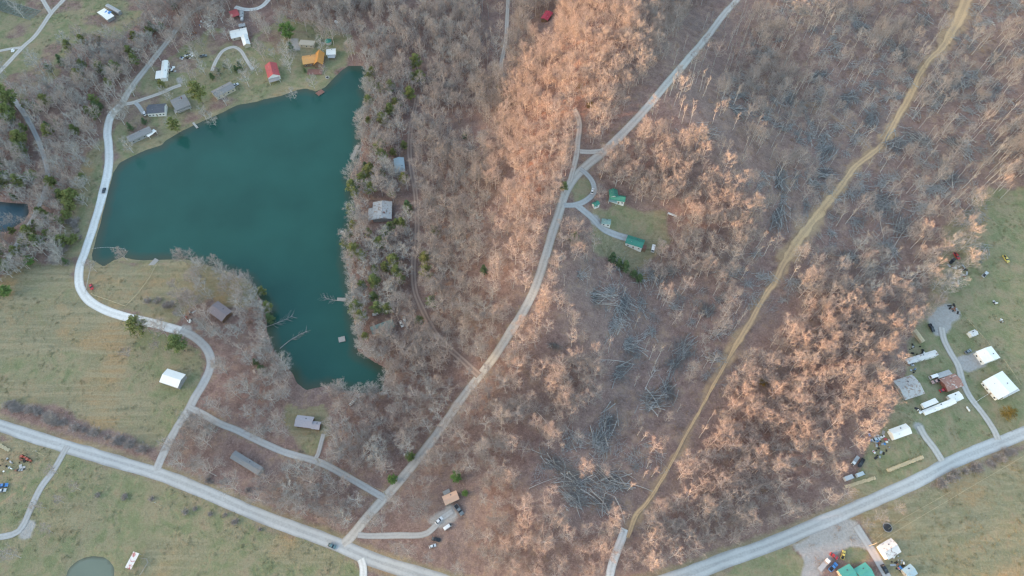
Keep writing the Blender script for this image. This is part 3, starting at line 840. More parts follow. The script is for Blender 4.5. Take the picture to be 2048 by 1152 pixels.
# ------------------------------------------------------------------ where trees grow
# crown-pixel polygons, later entries win: (polygon, density, kinds with weights)
FOREST = [
 ([(-200,-200),(2300,-200),(2300,1400),(-200,1400)], 1.0, {'bare': 1}),
 ([(-100,-60),(330,-60),(285,40),(240,70),(190,60),(150,75),(120,120),(60,170),(-100,190)], 0.05, {'pale': 1}),
 ([(60,150),(150,80),(240,80),(330,20),(385,-20),(360,40),(300,120),(250,190),(205,240),(205,330),(170,420),(130,520),(60,560),(-60,610),(-60,180)], 1.0, {'bare': 0.32, 'pale': 0.46, 'pine': 0.18, 'cedar': 0.04}),
 ([(205,240),(250,190),(300,125),(350,70),(400,15),(470,-10),(560,-10),(620,60),(700,60),(735,130),(640,170),(590,175),(500,205),(380,250),(250,320),(205,330)], 0.16, {'pale': 0.6, 'bare': 0.4}),
 ([(560,-40),(1000,-40),(1000,130),(900,200),(760,160),(700,60),(620,50)], 0.9, {'bare': 0.75, 'pale': 0.25}),
 ([(720,120),(860,90),(860,260),(820,330),(730,330),(690,300),(700,200)], 0.95, {'pale': 0.47, 'pine': 0.18, 'bare': 0.35}),
 ([(660,300),(730,300),(815,340),(815,560),(720,700),(800,760),(720,780),(680,700),(670,560)], 0.95, {'pale': 0.55, 'pine': 0.19, 'bare': 0.26}),
 ([(800,210),(985,190),(985,540),(940,720),(850,640),(850,340)], 1.0, {'bare': 0.85, 'pale': 0.15}),
 ([(165,330),(215,290),(205,400),(165,510),(150,540),(120,520),(150,430)], 0.12, {'pale': 1}),
 ([(-100,590),(60,510),(150,520),(150,570),(175,610),(240,635),(330,660),(425,720),(400,775),(345,865),(300,890),(200,850),(100,800),(-100,790)], 0.0, {'bare': 1}),
 ([(165,505),(280,510),(345,505),(345,600),(330,650),(250,630),(170,600)], 0.0, {'bare': 1}),
 ([(345,505),(430,515),(520,560),(545,640),(560,720),(600,760),(600,860),(560,880),(430,860),(380,800),(425,720),(400,680),(340,640)], 0.85, {'bare': 0.55, 'pale': 0.45}),
 ([(330,880),(400,800),(560,860),(650,880),(700,800),(800,740),(940,740),(880,830),(720,1060),(520,1010),(330,950)], 0.75, {'spreading': 0.35, 'bare': 0.35, 'pale': 0.30}),
 ([(840,880),(1000,760),(1150,820),(1060,960),(1120,1020),(1230,1010),(1210,1200),(760,1200),(740,1080)], 0.55, {'spreading': 0.35, 'bare': 0.65}),
 ([(585,765),(650,760),(655,800),(650,880),(600,890),(570,850)], 0.0, {'bare': 1}),
 ([(-100,800),(100,800),(320,890),(330,960),(512,1040),(720,1130),(740,1300),(-100,1300)], 0.0, {'bare': 1}),
 ([(390,870),(540,880),(560,960),(420,950)], 0.12, {'bare': 1}),
 ([(860,930),(960,930),(960,1010),(880,1060),(840,1040)], 0.10, {'bare': 1}),
 ([(885,205),(960,205),(955,260),(890,265)], 0.08, {'bare': 1}),
 ([(1000,-40),(1020,-40),(1015,140),(1000,140)], 0.15, {'bare': 1}),
 ([(960,-40),(1000,-40),(985,150),(960,150)], 0.35, {'slender': 0.6, 'bare': 0.4}),
 ([(1185,290),(1240,200),(1330,95),(1400,-10),(1440,-60),(1560,-60),(1480,20),(1370,150),(1250,280)], 0.03, {'slender': 1}),
 ([(1150,190),(1175,190),(1185,300),(1160,300)], 0.05, {'bare': 1}),
 ([(1340,90),(1480,0),(1530,-40),(1560,0),(1500,120),(1430,180),(1400,270),(1330,230),(1290,240)], 0.38, {'slender': 0.75, 'bare': 0.25}),
 ([(1480,-60),(2200,-60),(2200,380),(1960,390),(1880,510),(1720,520),(1620,530),(1540,600),(1480,560),(1520,420),(1470,330),(1400,250),(1430,150),(1520,40)], 0.31, {'slender': 0.50, 'bare': 0.36, 'spreading': 0.14}),
 ([(1540,30),(1620,20),(1640,140),(1560,180),(1480,190),(1500,90)], 0.75, {'bare': 0.75, 'slender': 0.25}),
 ([(2000,230),(2200,200),(2200,380),(2020,330)], 0.8, {'bare': 0.8, 'slender': 0.2}),
 ([(1690,480),(1880,500),(1960,400),(1990,420),(1970,540),(1900,570),(1800,580),(1690,580)], 0.9, {'bare': 0.35, 'pale': 0.5, 'slender': 0.15}),
 ([(1540,470),(1620,520),(1600,620),(1500,700),(1420,840),(1340,970),(1290,1020),(1260,1060),(1230,1000),(1310,900),(1380,760),(1470,620)], 0.10, {'slender': 1}),
 ([(1130,470),(1250,510),(1330,540),(1460,560),(1420,660),(1370,780),(1290,900),(1260,1020),(1120,1010),(1060,950),(1160,850),(1220,740),(1200,640),(1110,590)], 0.20, {'slender': 0.85, 'bare': 0.15}),
 ([(1130,340),(1190,330),(1215,370),(1330,400),(1350,440),(1310,480),(1290,540),(1210,520),(1180,480),(1125,440)], 0.0, {'bare': 1}),
 ([(1140,440),(1180,440),(1200,500),(1140,500)], 0.9, {'bare': 1}),
 ([(1960,390),(2200,370),(2200,860),(2048,880),(1840,960),(1700,1000),(1690,960),(1740,890),(1790,800),(1800,720),(1840,640),(1890,600),(1930,540),(1975,520)], 0.0, {'bare': 1}),
 ([(1072,12),(1112,12),(1116,78),(1072,78)], 0.0, {'bare': 1}),
 ([(1380,1160),(1690,1010),(1840,950),(2048,860),(2200,800),(2200,1400),(1380,1400)], 0.0, {'bare': 1}),
]
step = 5.5
tx, ty = np.meshgrid(np.arange(-520, 520, step), np.arange(10, 600, step))
tx = (tx + rng.uniform(-0.48, 0.48, tx.shape)*step).ravel(); ty = (ty + rng.uniform(-0.48, 0.48, ty.shape)*step).ravel()
tz = ground_z(tx, ty)
cpx, cpy = proj(tx, ty, tz+12); bpx, bpy_ = proj(tx, ty, tz)
ok = (cpx > -60) & (cpx < 2110) & (cpy > -70) & (bpy_ < 1230)
tx, ty, tz, cpx, cpy, bpx, bpy_ = [a[ok] for a in (tx, ty, tz, cpx, cpy, bpx, bpy_)]
dens = np.zeros(tx.shape); pid = np.zeros(tx.shape, int)
jx = (vnoise(tx, ty, 14, 51)-0.5)*24; jy = (vnoise(tx, ty, 14, 52)-0.5)*24
for i, (poly, d, k) in enumerate(FOREST):
    s = in_poly(cpx+jx, cpy+jy, poly); dens[s] = d; pid[s] = i
for pts, hw, nm in ROADS:
    d = seg_dist(tx, ty, pts[::2].tolist()); dens[d < hw + (3.2 if nm == 'paved_road' else 1.6 if 'track' not in nm else 0.9)] = 0
for W in WATERS:
    dens[in_poly(tx, ty, W) | (seg_dist(tx, ty, W, True) < 1.0)] = 0
clay_t = clay_field(tx, ty, CLAY_W); dens[clay_t > 0.35] = 0
gap = vnoise(tx, ty, 17, 61)
dens = np.where((dens > 0.6) & (gap > 0.70), dens*0.4, dens)
TREES = []      # dict per tree
BUILD_CIRC = [] # filled by buildings (x, y, r); trees there are dropped

# ------------------------------------------------------------------ buildings
def block(root, A, B, C, eave, rise, roof_m, wall_m, style='gable', over=0.45, wins=2, door=False, chimney=False, ribs=True, open_sides=False):
    """one roofed volume. A,B,C are roof corner pixels; the ridge runs along A-B and the span along B-C"""
    a, b, c = P(*A, eave), P(*B, eave), P(*C, eave)
    u = Vector((b.x-a.x, b.y-a.y, 0)); L = u.length; u.normalize()
    v = Vector((-u.y, u.x, 0)); W = (c-b).dot(v)
    if W < 0: v = -v; W = -W
    cen = (a+b)/2 + v*(W/2)
    g0 = gz(cen.x, cen.y)
    base = root.location
    rz = math.atan2(u.y, u.x); flip = 1 if v.dot(Vector((-u.y, u.x, 0))) > 0 else -1
    M = Matrix.Translation(Vector((cen.x, cen.y, g0)) - base) @ Matrix.Rotation(rz, 4, 'Z')
    BUILD_CIRC.append((cen.x, cen.y, max(L, W)*0.5+1.5))
    hl, hw = L/2, W/2
    wl, ww = hl-over, hw-over
    # walls
    k = ww/hw if hw > 0 else 1
    w = MB()
    if open_sides:
        for sx in (-1, 1):
            for sy in (-1, 1):
                MB().box((sx*wl, sy*ww, eave/2-0.4), (0.22, 0.22, eave+0.8)).xf(M).build('post', wall_m, root)
    elif style == 'gable':
        prof = [(-ww, -1.6), (ww, -1.6), (ww, eave-0.05), (0, eave+rise*k-0.05), (-ww, eave-0.05)]
        w.extrude(prof, 2*wl); w.xf(M @ Matrix.Rotation(math.pi/2, 4, 'Z')).build('wall', wall_m, root)
    else:
        w.box((0, 0, (eave-1.65)/2), (2*wl, 2*ww, eave+1.6)); w.xf(M).build('wall', wall_m, root)
    # roof
    r = MB(); th = 0.10
    def slab(y0, z0, y1, z1, x0=-hl, x1=hl, t=th, lift=0.0):
        r.hexa([(x0,y0,z0+lift),(x1,y0,z0+lift),(x1,y1,z1+lift),(x0,y1,z1+lift),(x0,y0,z0+t+lift),(x1,y0,z0+t+lift),(x1,y1,z1+t+lift),(x0,y1,z1+t+lift)])
    if style == 'gable':
        planes = [(-hw, eave, 0.0, eave+rise), (hw, eave, 0.0, eave+rise)]
    elif style == 'shed':
        planes = [(-hw*flip, eave, hw*flip, eave+rise)]
    elif style == 'hip':
        planes = []
        ins = min(hw, hl*0.9)
        z0, z1 = eave, eave+rise
        r.add([(-hl,-hw,z0),(hl,-hw,z0),(hl,hw,z0),(-hl,hw,z0),(-hl+ins,0,z1),(hl-ins,0,z1),(-hl,-hw,z0+th),(hl,-hw,z0+th),(hl,hw,z0+th),(-hl,hw,z0+th),(-hl+ins,0,z1+th),(hl-ins,0,z1+th)],
              [(6,7,11,10),(8,9,10,11),(7,8,11),(9,6,10),(0,1,7,6),(1,2,8,7),(2,3,9,8),(3,0,6,9),(0,3,2,1)])
    else:
        planes = [(-hw, eave, hw, eave+0.12)]
    for (y0, z0, y1, z1) in planes:
        slab(y0, z0, y1, z1)
        if ribs is True:
            n = max(3, int(L/0.9))
            for i in range(n+1):
                x = -hl + 0.04 + (2*hl-0.08)*i/n
                slab(y0, z0, y1, z1, x-0.035, x+0.035, 0.05, th-0.005)
        elif ribs == 'course':
            n = max(4, int(abs(y1-y0)/0.8))
            for i in range(n):
                t0, t1 = i/n, (i+0.9)/n
                yy0, zz0, yy1, zz1 = y0+(y1-y0)*t0, z0+(z1-z0)*t0, y0+(y1-y0)*t1, z0+(z1-z0)*t1
                r.hexa([(-hl+0.02,yy0,zz0+th-0.01),(hl-0.02,yy0,zz0+th-0.01),(hl-0.02,yy1,zz1+th-0.01),(-hl+0.02,yy1,zz1+th-0.01),
                        (-hl+0.02,yy0,zz0+th+0.05),(hl-0.02,yy0,zz0+th+0.05),(hl-0.02,yy1,zz1+th+0.01),(-hl+0.02,yy1,zz1+th+0.01)])
    ro = r.xf(M).build('roof', roof_m, root)
    if style == 'gable':
        MB().box((0, 0, eave+rise+th+0.03), (2*hl+0.04, 0.32, 0.09)).xf(M).build('ridge_cap', roof_m, ro)
    if style == 'gable' and wins:
        MB().tube((-hl*0.35, -hw*0.4, eave+rise*0.55), (-hl*0.35, -hw*0.4, eave+rise*0.6+0.6), 0.14, 0.14, 7).xf(M).build('vent_pipe', M_STEEL, ro)
        MB().box((hl*0.15, hw*0.5, eave+rise*0.5+0.16), (0.6, 0.6, 0.3)).xf(M).build('roof_vent', M_RDGREY, ro)
    if chimney:
        MB().box((hl*0.4, hw*0.25, eave+rise+0.3), (0.7, 0.7, 1.8)).xf(M).build('chimney', M_WRED, ro)
    # windows and door on the walls
    if wins and not open_sides and wl > 1.2:
        for sy in (-1, 1):
            for i in range(wins):
                x = -wl + 2*wl*(i+0.5)/wins
                wd = min(1.2, 1.4*wl/wins)
                if door and i == wins//2:
                    d = MB().box((x, sy*(ww+0.02), 1.02), (0.95, 0.08, 2.05)).xf(M).build('door', M_DOOR, root)
                    MB().box((x+0.36, sy*(ww+0.08), 1.0), (0.10, 0.06, 0.10)).xf(M).build('handle', M_STEEL, d)
                    continue
                zc = min(1.5, eave*0.6)
                f = MB().box((x, sy*(ww+0.015), zc), (wd, 0.08, min(1.2, eave*0.45))).xf(M).build('window', M_WHITE, root)
                MB().box((x, sy*(ww+0.035), zc), (wd-0.16, 0.08, min(1.2, eave*0.45)-0.16)).xf(M).build('pane', M_GLASS, f)
    return cen, u, v, L, W
def building(name, label, cat, blocks, group=None):
    A, B, C = blocks[0]['c'] if isinstance(blocks[0], dict) else blocks[0][0]
    q = P((A[0]+C[0])/2, (A[1]+C[1])/2)
    root = thing(name, label, cat, (q.x, q.y, gz(q.x, q.y)), 0.0, group)
    for bl in blocks:
        block(root, *bl[0], *bl[1:5], **(bl[5] if len(bl) > 5 else {}))
    return root
Bd = building
Bd('house', 'L-shaped house with bright white metal roof inside the curved drive', 'house', [
  [((459,62),(493,55),(497,70)), 2.8, 1.5, M_RWHITE, M_WBEIGE, {'wins': 3, 'door': True}],
  [((481,73),(487,92),(501,88)), 2.9, 1.4, M_RWHITE, M_WBEIGE]])
Bd('mobile_home', 'narrow white mobile home with a lean-to among junk beside the north lane', 'mobile home', [
  [((324,122),(320,158),(333,159)), 2.7, 0.7, M_RWHITE, M_WHITE, {'wins': 5, 'door': True, 'over': 0.15}],
  [((312,142),(310,158),(321,159)), 2.3, 0.0, M_RWHITE, M_WGREY, {'style': 'flat', 'open_sides': True}]])
Bd('house', 'white house with a near-black roof close to the lake road fork', 'house', [
  [((296,208),(333,207),(336,226)), 3.4, 1.6, M_RDGREY, M_WHITE, {'wins': 5, 'door': True, 'over': 0.3}]])
Bd('house', 'square grey roofed house beside the dark roofed one, with lakeside porch', 'house', [
  [((339,200),(369,188),(377,212)), 3.2, 1.9, M_RSHING, M_WGREY, {'wins': 4, 'ribs': 'course', 'chimney': True}],
  [((347,220),(377,209),(379,216)), 2.3, 0.0, M_WOOD, M_WHITE, {'style': 'flat', 'open_sides': True, 'over': 0.15}]])
Bd('house', 'long low grey roofed house on the north shore behind a leafless tree', 'house', [
  [((421,183),(460,163),(468,177)), 3.0, 1.5, M_RSHING, M_WBEIGE, {'wins': 4, 'ribs': 'course'}]])
Bd('house', 'weathered grey house with pale lean-to on the northwest lake bank', 'house', [
  [((252,273),(298,252),(304,264)), 2.9, 1.3, M_RSHING, M_WGREY, {'wins': 4, 'ribs': 'course'}],
  [((291,270),(307,258),(311,265)), 2.3, 0.3, M_RWHITE, M_WHITE, {'style': 'shed', 'open_sides': True}]])
Bd('house', 'steep red roofed cottage with white gable facing the lake', 'house', [
  [((529,131),(536,157),(560,150)), 3.4, 2.6, M_RRED, M_WHITE, {'wins': 2, 'door': True, 'over': 0.3}],
  [((536,158),(557,152),(559,160)), 2.4, 0.2, M_WOOD, M_WHITE, {'style': 'flat', 'open_sides': True, 'over': 0.2}]])
Bd('house', 'bright orange roofed lake house with a cross gable and terrace', 'house', [
  [((604,112),(634,108),(637,125)), 3.2, 2.2, M_RORANGE, M_WBROWN, {'wins': 3}],
  [((627,130),(631,106),(648,116)), 3.4, 3.4, M_RORANGE2, M_WBROWN, {'wins': 2, 'door': True}]])
Bd('outbuilding', 'flat beige roofed outbuilding above the orange house', 'outbuilding', [
  [((601,79),(631,82),(630,93)), 2.6, 0.5, M_RBEIGE, M_WBEIGE, {'style': 'shed', 'wins': 3}]])
Bd('shed', 'white roofed shed with grey porch beside the orange house', 'shed', [
  [((653,98),(672,97),(672,109)), 2.6, 0.9, M_RWHITE, M_WHITE, {'wins': 2, 'door': True}],
  [((657,109),(671,109),(671,116)), 2.2, 0.1, M_RGREY, M_WOOD, {'style': 'flat', 'open_sides': True, 'over': 0.15}]])
Bd('cabin', 'crimson roofed cabin hidden in the woods at the top edge', 'cabin', [
  [((1081,39),(1092,24),(1103,28)), 3.0, 1.0, M_RPINKRED, M_WBROWN, {'wins': 3, 'door': True}]])
Bd('house', 'grey and rust patched roof of a house on the east shore', 'house', [
  [((746,405),(744,440),(783,438)), 3.2, 1.5, M_RRUSTG, M_WGREY, {'wins': 4, 'door': True, 'chimney': True}],
  [((737,417),(736,441),(747,441)), 2.5, 0.5, M_RRUSTG, M_WOOD, {'style': 'shed', 'open_sides': True, 'over': 0.2}]])
Bd('house', 'pale blue grey metal roof between leafless trees on the east shore', 'house', [
  [((787,318),(790,347),(811,345)), 3.0, 1.1, M_RBLUE, M_WGREY, {'wins': 3, 'door': True}]])
Bd('house', 'faded teal roofed house half hidden by trees on the southeast shore', 'house', [
  [((740,655),(784,637),(789,652)), 3.1, 1.3, M_RPTEAL, M_WBEIGE, {'wins': 4, 'ribs': 'course'}],
  [((757,661),(776,655),(778,669)), 2.8, 0.9, M_RPTEAL, M_WBEIGE, {'wins': 2, 'ribs': 'course'}]])
Bd('house', 'brownish mauve roofed house with pale north slope on the southwest shore', 'house', [
  [((436,602),(465,623),(447,646)), 3.0, 1.2, M_RMAUVE, M_WBROWN, {'wins': 3, 'door': True}]])
Bd('barn', 'bright white metal barn standing alone at the field edge', 'barn', [
  [((335,737),(372,749),(358,777)), 3.6, 1.5, M_RWHITE, M_WGREY, {'wins': 0}]])
Bd('house', 'lilac grey roofed house on the lawn south of the lake', 'house', [
  [((595,830),(629,834),(626,857)), 3.0, 1.3, M_RPLUM, M_WBROWN, {'wins': 3, 'door': True}],
  [((626,842),(643,844),(641,860)), 2.8, 1.0, M_RPLUM, M_WBROWN, {'wins': 2}]])
Bd('mobile_home', 'long slate grey roofed mobile home under trees near the paved road', 'mobile home', [
  [((471,901),(527,935),(518,952)), 2.8, 0.7, M_RSHING, M_WGREY, {'wins': 6, 'door': True, 'over': 0.2}]])
Bd('cabin', 'small cabin with flat peach coloured metal roof and side deck', 'cabin', [
  [((884,994),(912,980),(921,996)), 3.0, 1.0, M_RPEACH, M_WOODT, {'wins': 2, 'door': True}],
  [((885,984),(898,977),(903,983)), 0.9, 0.0, M_WOOD, M_WOODT, {'style': 'flat', 'open_sides': True, 'ribs': False, 'over': 0.1}]])
Bd('house', 'dark green roofed house with cream walls inside the looped drive', 'house', [
  [((1219,398),(1249,408),(1254,393)), 3.2, 1.9, M_RGREEN, M_WHITE, {'wins': 4, 'door': True}],
  [((1218,377),(1219,396),(1236,398)), 3.2, 1.7, M_RGREEN, M_WHITE, {'wins': 2}],
  [((1217,402),(1233,408),(1236,400)), 2.6, 0.5, M_RPTEAL, M_WHITE, {'style': 'shed', 'open_sides': True, 'over': 0.2}]])
Bd('shed', 'tiny green roofed shed beside the curved drive', 'shed', [
  [((1183,405),(1194,400),(1200,410)), 2.5, 1.1, M_RGREEN, M_WHITE, {'wins': 1, 'over': 0.25}]])
Bd('shed', 'pale green roofed shed with white walls between house and garage', 'shed', [
  [((1204,434),(1222,440),(1217,451)), 2.6, 0.9, M_RPTEAL, M_WHITE, {'wins': 2, 'over': 0.25}]])
Bd('garage', 'long green roofed white garage at the end of the drive', 'garage', [
  [((1257,466),(1290,481),(1281,499)), 3.4, 1.3, M_RGREEN, M_WHITE, {'wins': 3, 'door': True, 'over': 0.3}]])
Bd('shed', 'small brown roofed shed behind the green garage', 'shed', [
  [((1286,488),(1294,491),(1291,501)), 2.3, 0.4, M_WOODR, M_WBROWN, {'style': 'shed', 'wins': 0, 'over': 0.2}]])
Bd('shed', 'narrow white roofed shelter at the east edge of the lawn', 'shed', [
  [((1337,423),(1354,431),(1351,436)), 2.5, 0.4, M_RWHITE, M_WGREY, {'style': 'shed', 'wins': 0, 'open_sides': True, 'over': 0.2}]])
Bd('trailer', 'long tan box trailer at the wood edge', 'trailer', [
  [((1826,661),(1844,684),(1849,680)), 2.5, 0.2, M_WOODT, M_WOODT, {'style': 'gable', 'wins': 0, 'over': 0.05}]])
Bd('mobile_home', 'old mobile home with white roof streaked by rust', 'mobile home', [
  [((1813,716),(1867,702),(1871,713)), 2.7, 0.5, M_RRUSTW, M_WHITE, {'wins': 6, 'door': True, 'over': 0.15}]])
Bd('garage', 'silvery white metal garage beside the gravel pad', 'garage', [
  [((1952,703),(1970,727),(1998,713)), 3.3, 1.3, M_RWHITE, M_WHITE, {'wins': 2, 'over': 0.25}]])
Bd('shed', 'small pinkish roofed garden shed in the right yard', 'shed', [
  [((1936,664),(1949,659),(1954,670)), 2.3, 0.8, M_RRUSTW, M_WHITE, {'wins': 1, 'over': 0.2}]])
Bd('house', 'large white metal roofed house with rusty corner at the right edge', 'house', [
  [((2004,742),(2036,778),(1997,799)), 3.3, 1.5, M_RWHITE, M_WHITE, {'wins': 4, 'door': True}],
  [((2003,791),(2034,775),(2037,782)), 2.8, 0.2, M_RRUSTW, M_WHITE, {'style': 'flat', 'open_sides': True, 'over': 0.2}]])
Bd('house', 'big square house with weathered grey metal roof at the wood edge', 'house', [
  [((1787,761),(1822,751),(1843,790)), 3.2, 1.4, M_RRUSTG, M_WGREY, {'wins': 3, 'door': True}]])
Bd('barn', 'rust streaked barn with grey annex in the middle of the right yard', 'barn', [
  [((1880,757),(1908,748),(1917,776)), 3.2, 1.3, M_RRUST, M_WRED, {'wins': 2}],
  [((1872,747),(1896,740),(1901,750)), 2.7, 0.4, M_RGREY, M_WGREY, {'style': 'shed', 'wins': 0}]])
Bd('mobile_home', 'stepped white mobile home with additions at both ends', 'mobile home', [
  [((1848,818),(1902,799),(1906,810)), 2.9, 0.6, M_RWHITE, M_WHITE, {'wins': 6, 'door': True, 'over': 0.15}],
  [((1844,806),(1868,797),(1871,808)), 2.6, 0.4, M_RWHITE, M_WHITE, {'style': 'shed', 'wins': 2, 'over': 0.15}],
  [((1896,790),(1916,783),(1924,799)), 2.8, 0.5, M_RWHITE, M_WHITE, {'wins': 1, 'over': 0.15}]])
Bd('shed', 'brilliant white roofed shed beside the road and junk', 'shed', [
  [((1777,859),(1811,847),(1822,868)), 3.2, 1.2, M_RWHITE, M_WHITE, {'wins': 1}]])
Bd('house', 'turquoise metal roofed house cut by the bottom edge', 'house', [
  [((1675,1140),(1699,1127),(1722,1156)), 3.2, 1.3, M_RTEAL, M_WBEIGE, {'wins': 2}],
  [((1707,1138),(1731,1124),(1752,1152)), 3.3, 1.4, M_RTEAL, M_WBEIGE, {'wins': 2}]])
Bd('house', 'white metal roofed house with dark patches near the trampoline', 'house', [
  [((1756,1091),(1783,1075),(1804,1103)), 3.2, 1.3, M_RRUSTW, M_WHITE, {'wins': 2, 'door': True}]])
Bd('shed', 'pale blue roofed shed at the lower right edge of the junk yard', 'shed', [
  [((1803,1139),(1821,1127),(1836,1147)), 2.8, 0.9, M_RBLUE, M_WGREY, {'wins': 1}]])
Bd('shed', 'long animal shed with red and white striped roof by the muddy pond', 'shed', [
  [((250,1135),(267,1103),(279,1108)), 2.4, 0.4, M_RSTRIPE, M_WOOD, {'style': 'shed', 'wins': 0, 'open_sides': True, 'over': 0.2}]])
Bd('shed', 'white roofed open shed in the top left field', 'shed', [
  [((194,25),(209,17),(234,29)), 3.0, 0.8, M_RWHITE, M_WGREY, {'wins': 0}]])
Bd('shed', 'long grey roofed shed behind the white one in the top left field', 'shed', [
  [((210,12),(236,26),(241,21)), 2.8, 0.5, M_RGREY, M_WGREY, {'wins': 0, 'over': 0.2}]])
Bd('carport', 'faded red roofed carport beneath leafless trees at the top edge', 'carport', [
  [((457,23),(473,18),(477,31)), 2.6, 0.6, M_RRED, M_WGREY, {'open_sides': True, 'wins': 0}]])
Bd('shed', 'narrow grey roofed shed beside the red carport', 'shed', [
  [((479,21),(479,34),(487,35)), 2.4, 0.4, M_RGREY, M_WGREY, {'wins': 1, 'over': 0.2}]])
Bd('shed', 'little grey shed above the white L-shaped house', 'shed', [
  [((477,48),(490,46),(491,52)), 2.2, 0.4, M_RGREY, M_WGREY, {'wins': 1, 'over': 0.2}]])
# terrace of the orange house: deck, stair, rails
def deck(label, A, B, C, h, mat, name='deck', cat='deck'):
    a, b, c = P(*A, h), P(*B, h), P(*C, h)
    u = Vector((b.x-a.x, b.y-a.y, 0)); L = u.length; u.normalize(); v = Vector((-u.y, u.x, 0)); W = (c-b).dot(v)
    cen = (a+b)/2 + v*(W/2); W = abs(W)
    zt = max(gz(cen.x, cen.y), 0.0) + h if h > 0 else 0.6
    root = thing(name, label, cat, (cen.x, cen.y, zt-h), math.atan2(u.y, u.x))
    n = max(3, int(L/0.8)); pw = L/n
    for i in range(n):
        MB().box((-L/2+pw*(i+0.5), random.uniform(-0.04, 0.04), h-0.04+random.uniform(-0.01, 0.01)), (pw*0.93, W, 0.08)).build('plank', mat, root)
    for sx in (-1, 1):
        for sy in (-1, 1):
            MB().box((sx*(L/2-0.15), sy*(W/2-0.15), (h+0.3)/2-1.0), (0.16, 0.16, h+2.3)).build('post', M_WOOD, root)
        MB().box((0, sx*(W/2-0.2), h-0.16), (L, 0.12, 0.16)).build('beam', M_WOOD, root)
    BUILD_CIRC.append((cen.x, cen.y, max(L, W)*0.5+0.6))
    return root
deck('red brown timber terrace below the orange roofed house', (616,138),(646,138),(645,149), 0.7, M_WOODR)
def dock(label, A, B, w, mat=None, z=0.55):
    a = Vector((*flat(*A, z), 0)); b = Vector((*flat(*B, z), 0))
    u = (b-a); L = u.length; u.normalize()
    root = thing('dock', label, 'dock', ((a.x+b.x)/2, (a.y+b.y)/2, 0.0), math.atan2(u.y, u.x))
    n = max(3, int(L/0.7)); pw = L/n
    for i in range(n):
        MB().box((-L/2+pw*(i+0.5), random.uniform(-0.05, 0.05), z-0.04+random.uniform(-0.01, 0.01)), (pw*0.92, w, 0.08)).build('plank', mat or M_WOOD, root)
    for sy in (-1, 1):
        MB().box((0, sy*(w/2-0.15), z-0.17), (L, 0.12, 0.16)).build('beam', M_WOOD, root)
        for i in range(3):
            MB().box((-L/2+0.2+(L-0.4)*i/2, sy*(w/2-0.12), z-1.2), (0.16, 0.16, 2.7)).build('post', M_WOOD, root)
    BUILD_CIRC.append((root.location.x, root.location.y, L/2+1))
    return root
dock('short pale plank dock below the square grey house', (386,245),(395,256), 1.6, M_STONE)
dock('square brown dock in front of the orange roofed house', (634,189),(646,181), 4.2, M_WOODR)
dock('long grey dock with boat slip on the east shore', (703,319),(716,290), 2.6)
dock('short side arm of the long grey east shore dock', (708,303),(722,301), 1.8)
dock('small grey dock beside a fallen tree on the southeast shore', (674,598),(692,599), 2.2)
dock('square grey swimming platform at the south arm of the lake', (677,680),(690,677), 3.6)
dock('short grey dock on the sandy southwest bank', (476,556),(484,546), 2.2)
dock('weathered plank dock at the head of the beach', (297,536),(314,518), 3.4)

# gazebo
def gazebo(px, py):
    q = P(px, py, 2.6); g = gz(q.x, q.y)
    root = thing('gazebo', 'green roofed octagonal gazebo above the white shed', 'gazebo', (q.x, q.y, g))
    MB().tube((0,0,-0.3), (0,0,0.3), 2.5, 2.5, 8).build('floor_deck', M_STONE, root)
    MB().tube((0,0,2.4), (0,0,3.9), 2.9, 0.15, 8).build('roof', M_RGREEN, root)
    for i in range(8):
        t = (i+0.5)*math.pi/4
        MB().box((2.2*math.cos(t), 2.2*math.sin(t), 1.35), (0.14, 0.14, 2.1)).build('post', M_WHITE, root)
    BUILD_CIRC.append((q.x, q.y, 3.5))
gazebo(656, 81)
def fire_ring(px, py):
    q = P(px, py); root = thing('fire_ring', 'round stone fire ring on the lawn by the orange house', 'fire ring', q)
    for i in range(10):
        t = i*math.pi/5
        MB().box((1.3*math.cos(t), 1.3*math.sin(t), 0.15), (0.45, 0.7, 0.45), t).build('stone', M_STONE, root)
    MB().tube((0,0,-0.1), (0,0,0.06), 1.1, 1.1, 10).build('ash_bed', M_BLACK, root)
fire_ring(655, 155)
def trampoline(px, py, r, label):
    q = P(px, py, 0.8); root = thing('trampoline', label, 'trampoline', (q.x, q.y, gz(q.x, q.y)))
    MB().tube((0,0,0.78), (0,0,0.82), r, r, 20).build('mat', M_BLACK, root)
    m = MB()
    for i in range(20):
        a, b = i*math.pi/10, (i+1)*math.pi/10
        m.tube((r*math.cos(a), r*math.sin(a), 0.85), (r*math.cos(b), r*math.sin(b), 0.85), 0.14, 0.14, 4, False)
    m.build('rim', M_STEEL, root)
    for i in range(6):
        a = i*math.pi/3
        MB().tube((r*math.cos(a), r*math.sin(a), -0.1), (r*math.cos(a), r*math.sin(a), 0.85), 0.05).build('leg', M_STEEL, root)
trampoline(1775, 1055, 2.3, 'round black trampoline in the lower right yard')
def tank(px, py, dpx, dpy, label):
    q = P(px, py, 0.7); e = P(px+dpx, py+dpy, 0.7); rz = math.atan2(e.y-q.y, e.x-q.x)
    root = thing('propane_tank', label, 'tank', (q.x, q.y, gz(q.x, q.y)), rz)
    m = MB(); prof = [(-1.5,0.2),(-1.35,0.42),(-1.1,0.5),(1.1,0.5),(1.35,0.42),(1.5,0.2)]
    for (x0, r0), (x1, r1) in zip(prof[:-1], prof[1:]): m.tube((x0,0,0.8), (x1,0,0.8), r0, r1, 10, True)
    m.build('tank_body', M_WHITE, root)
    for s in (-0.9, 0.9): MB().box((s, 0, 0.1), (0.15, 0.7, 0.75)).build('leg', M_STEEL, root)
    MB().tube((0,0,1.28), (0,0,1.48), 0.2, 0.18, 8).build('valve_dome', M_STEEL, root)
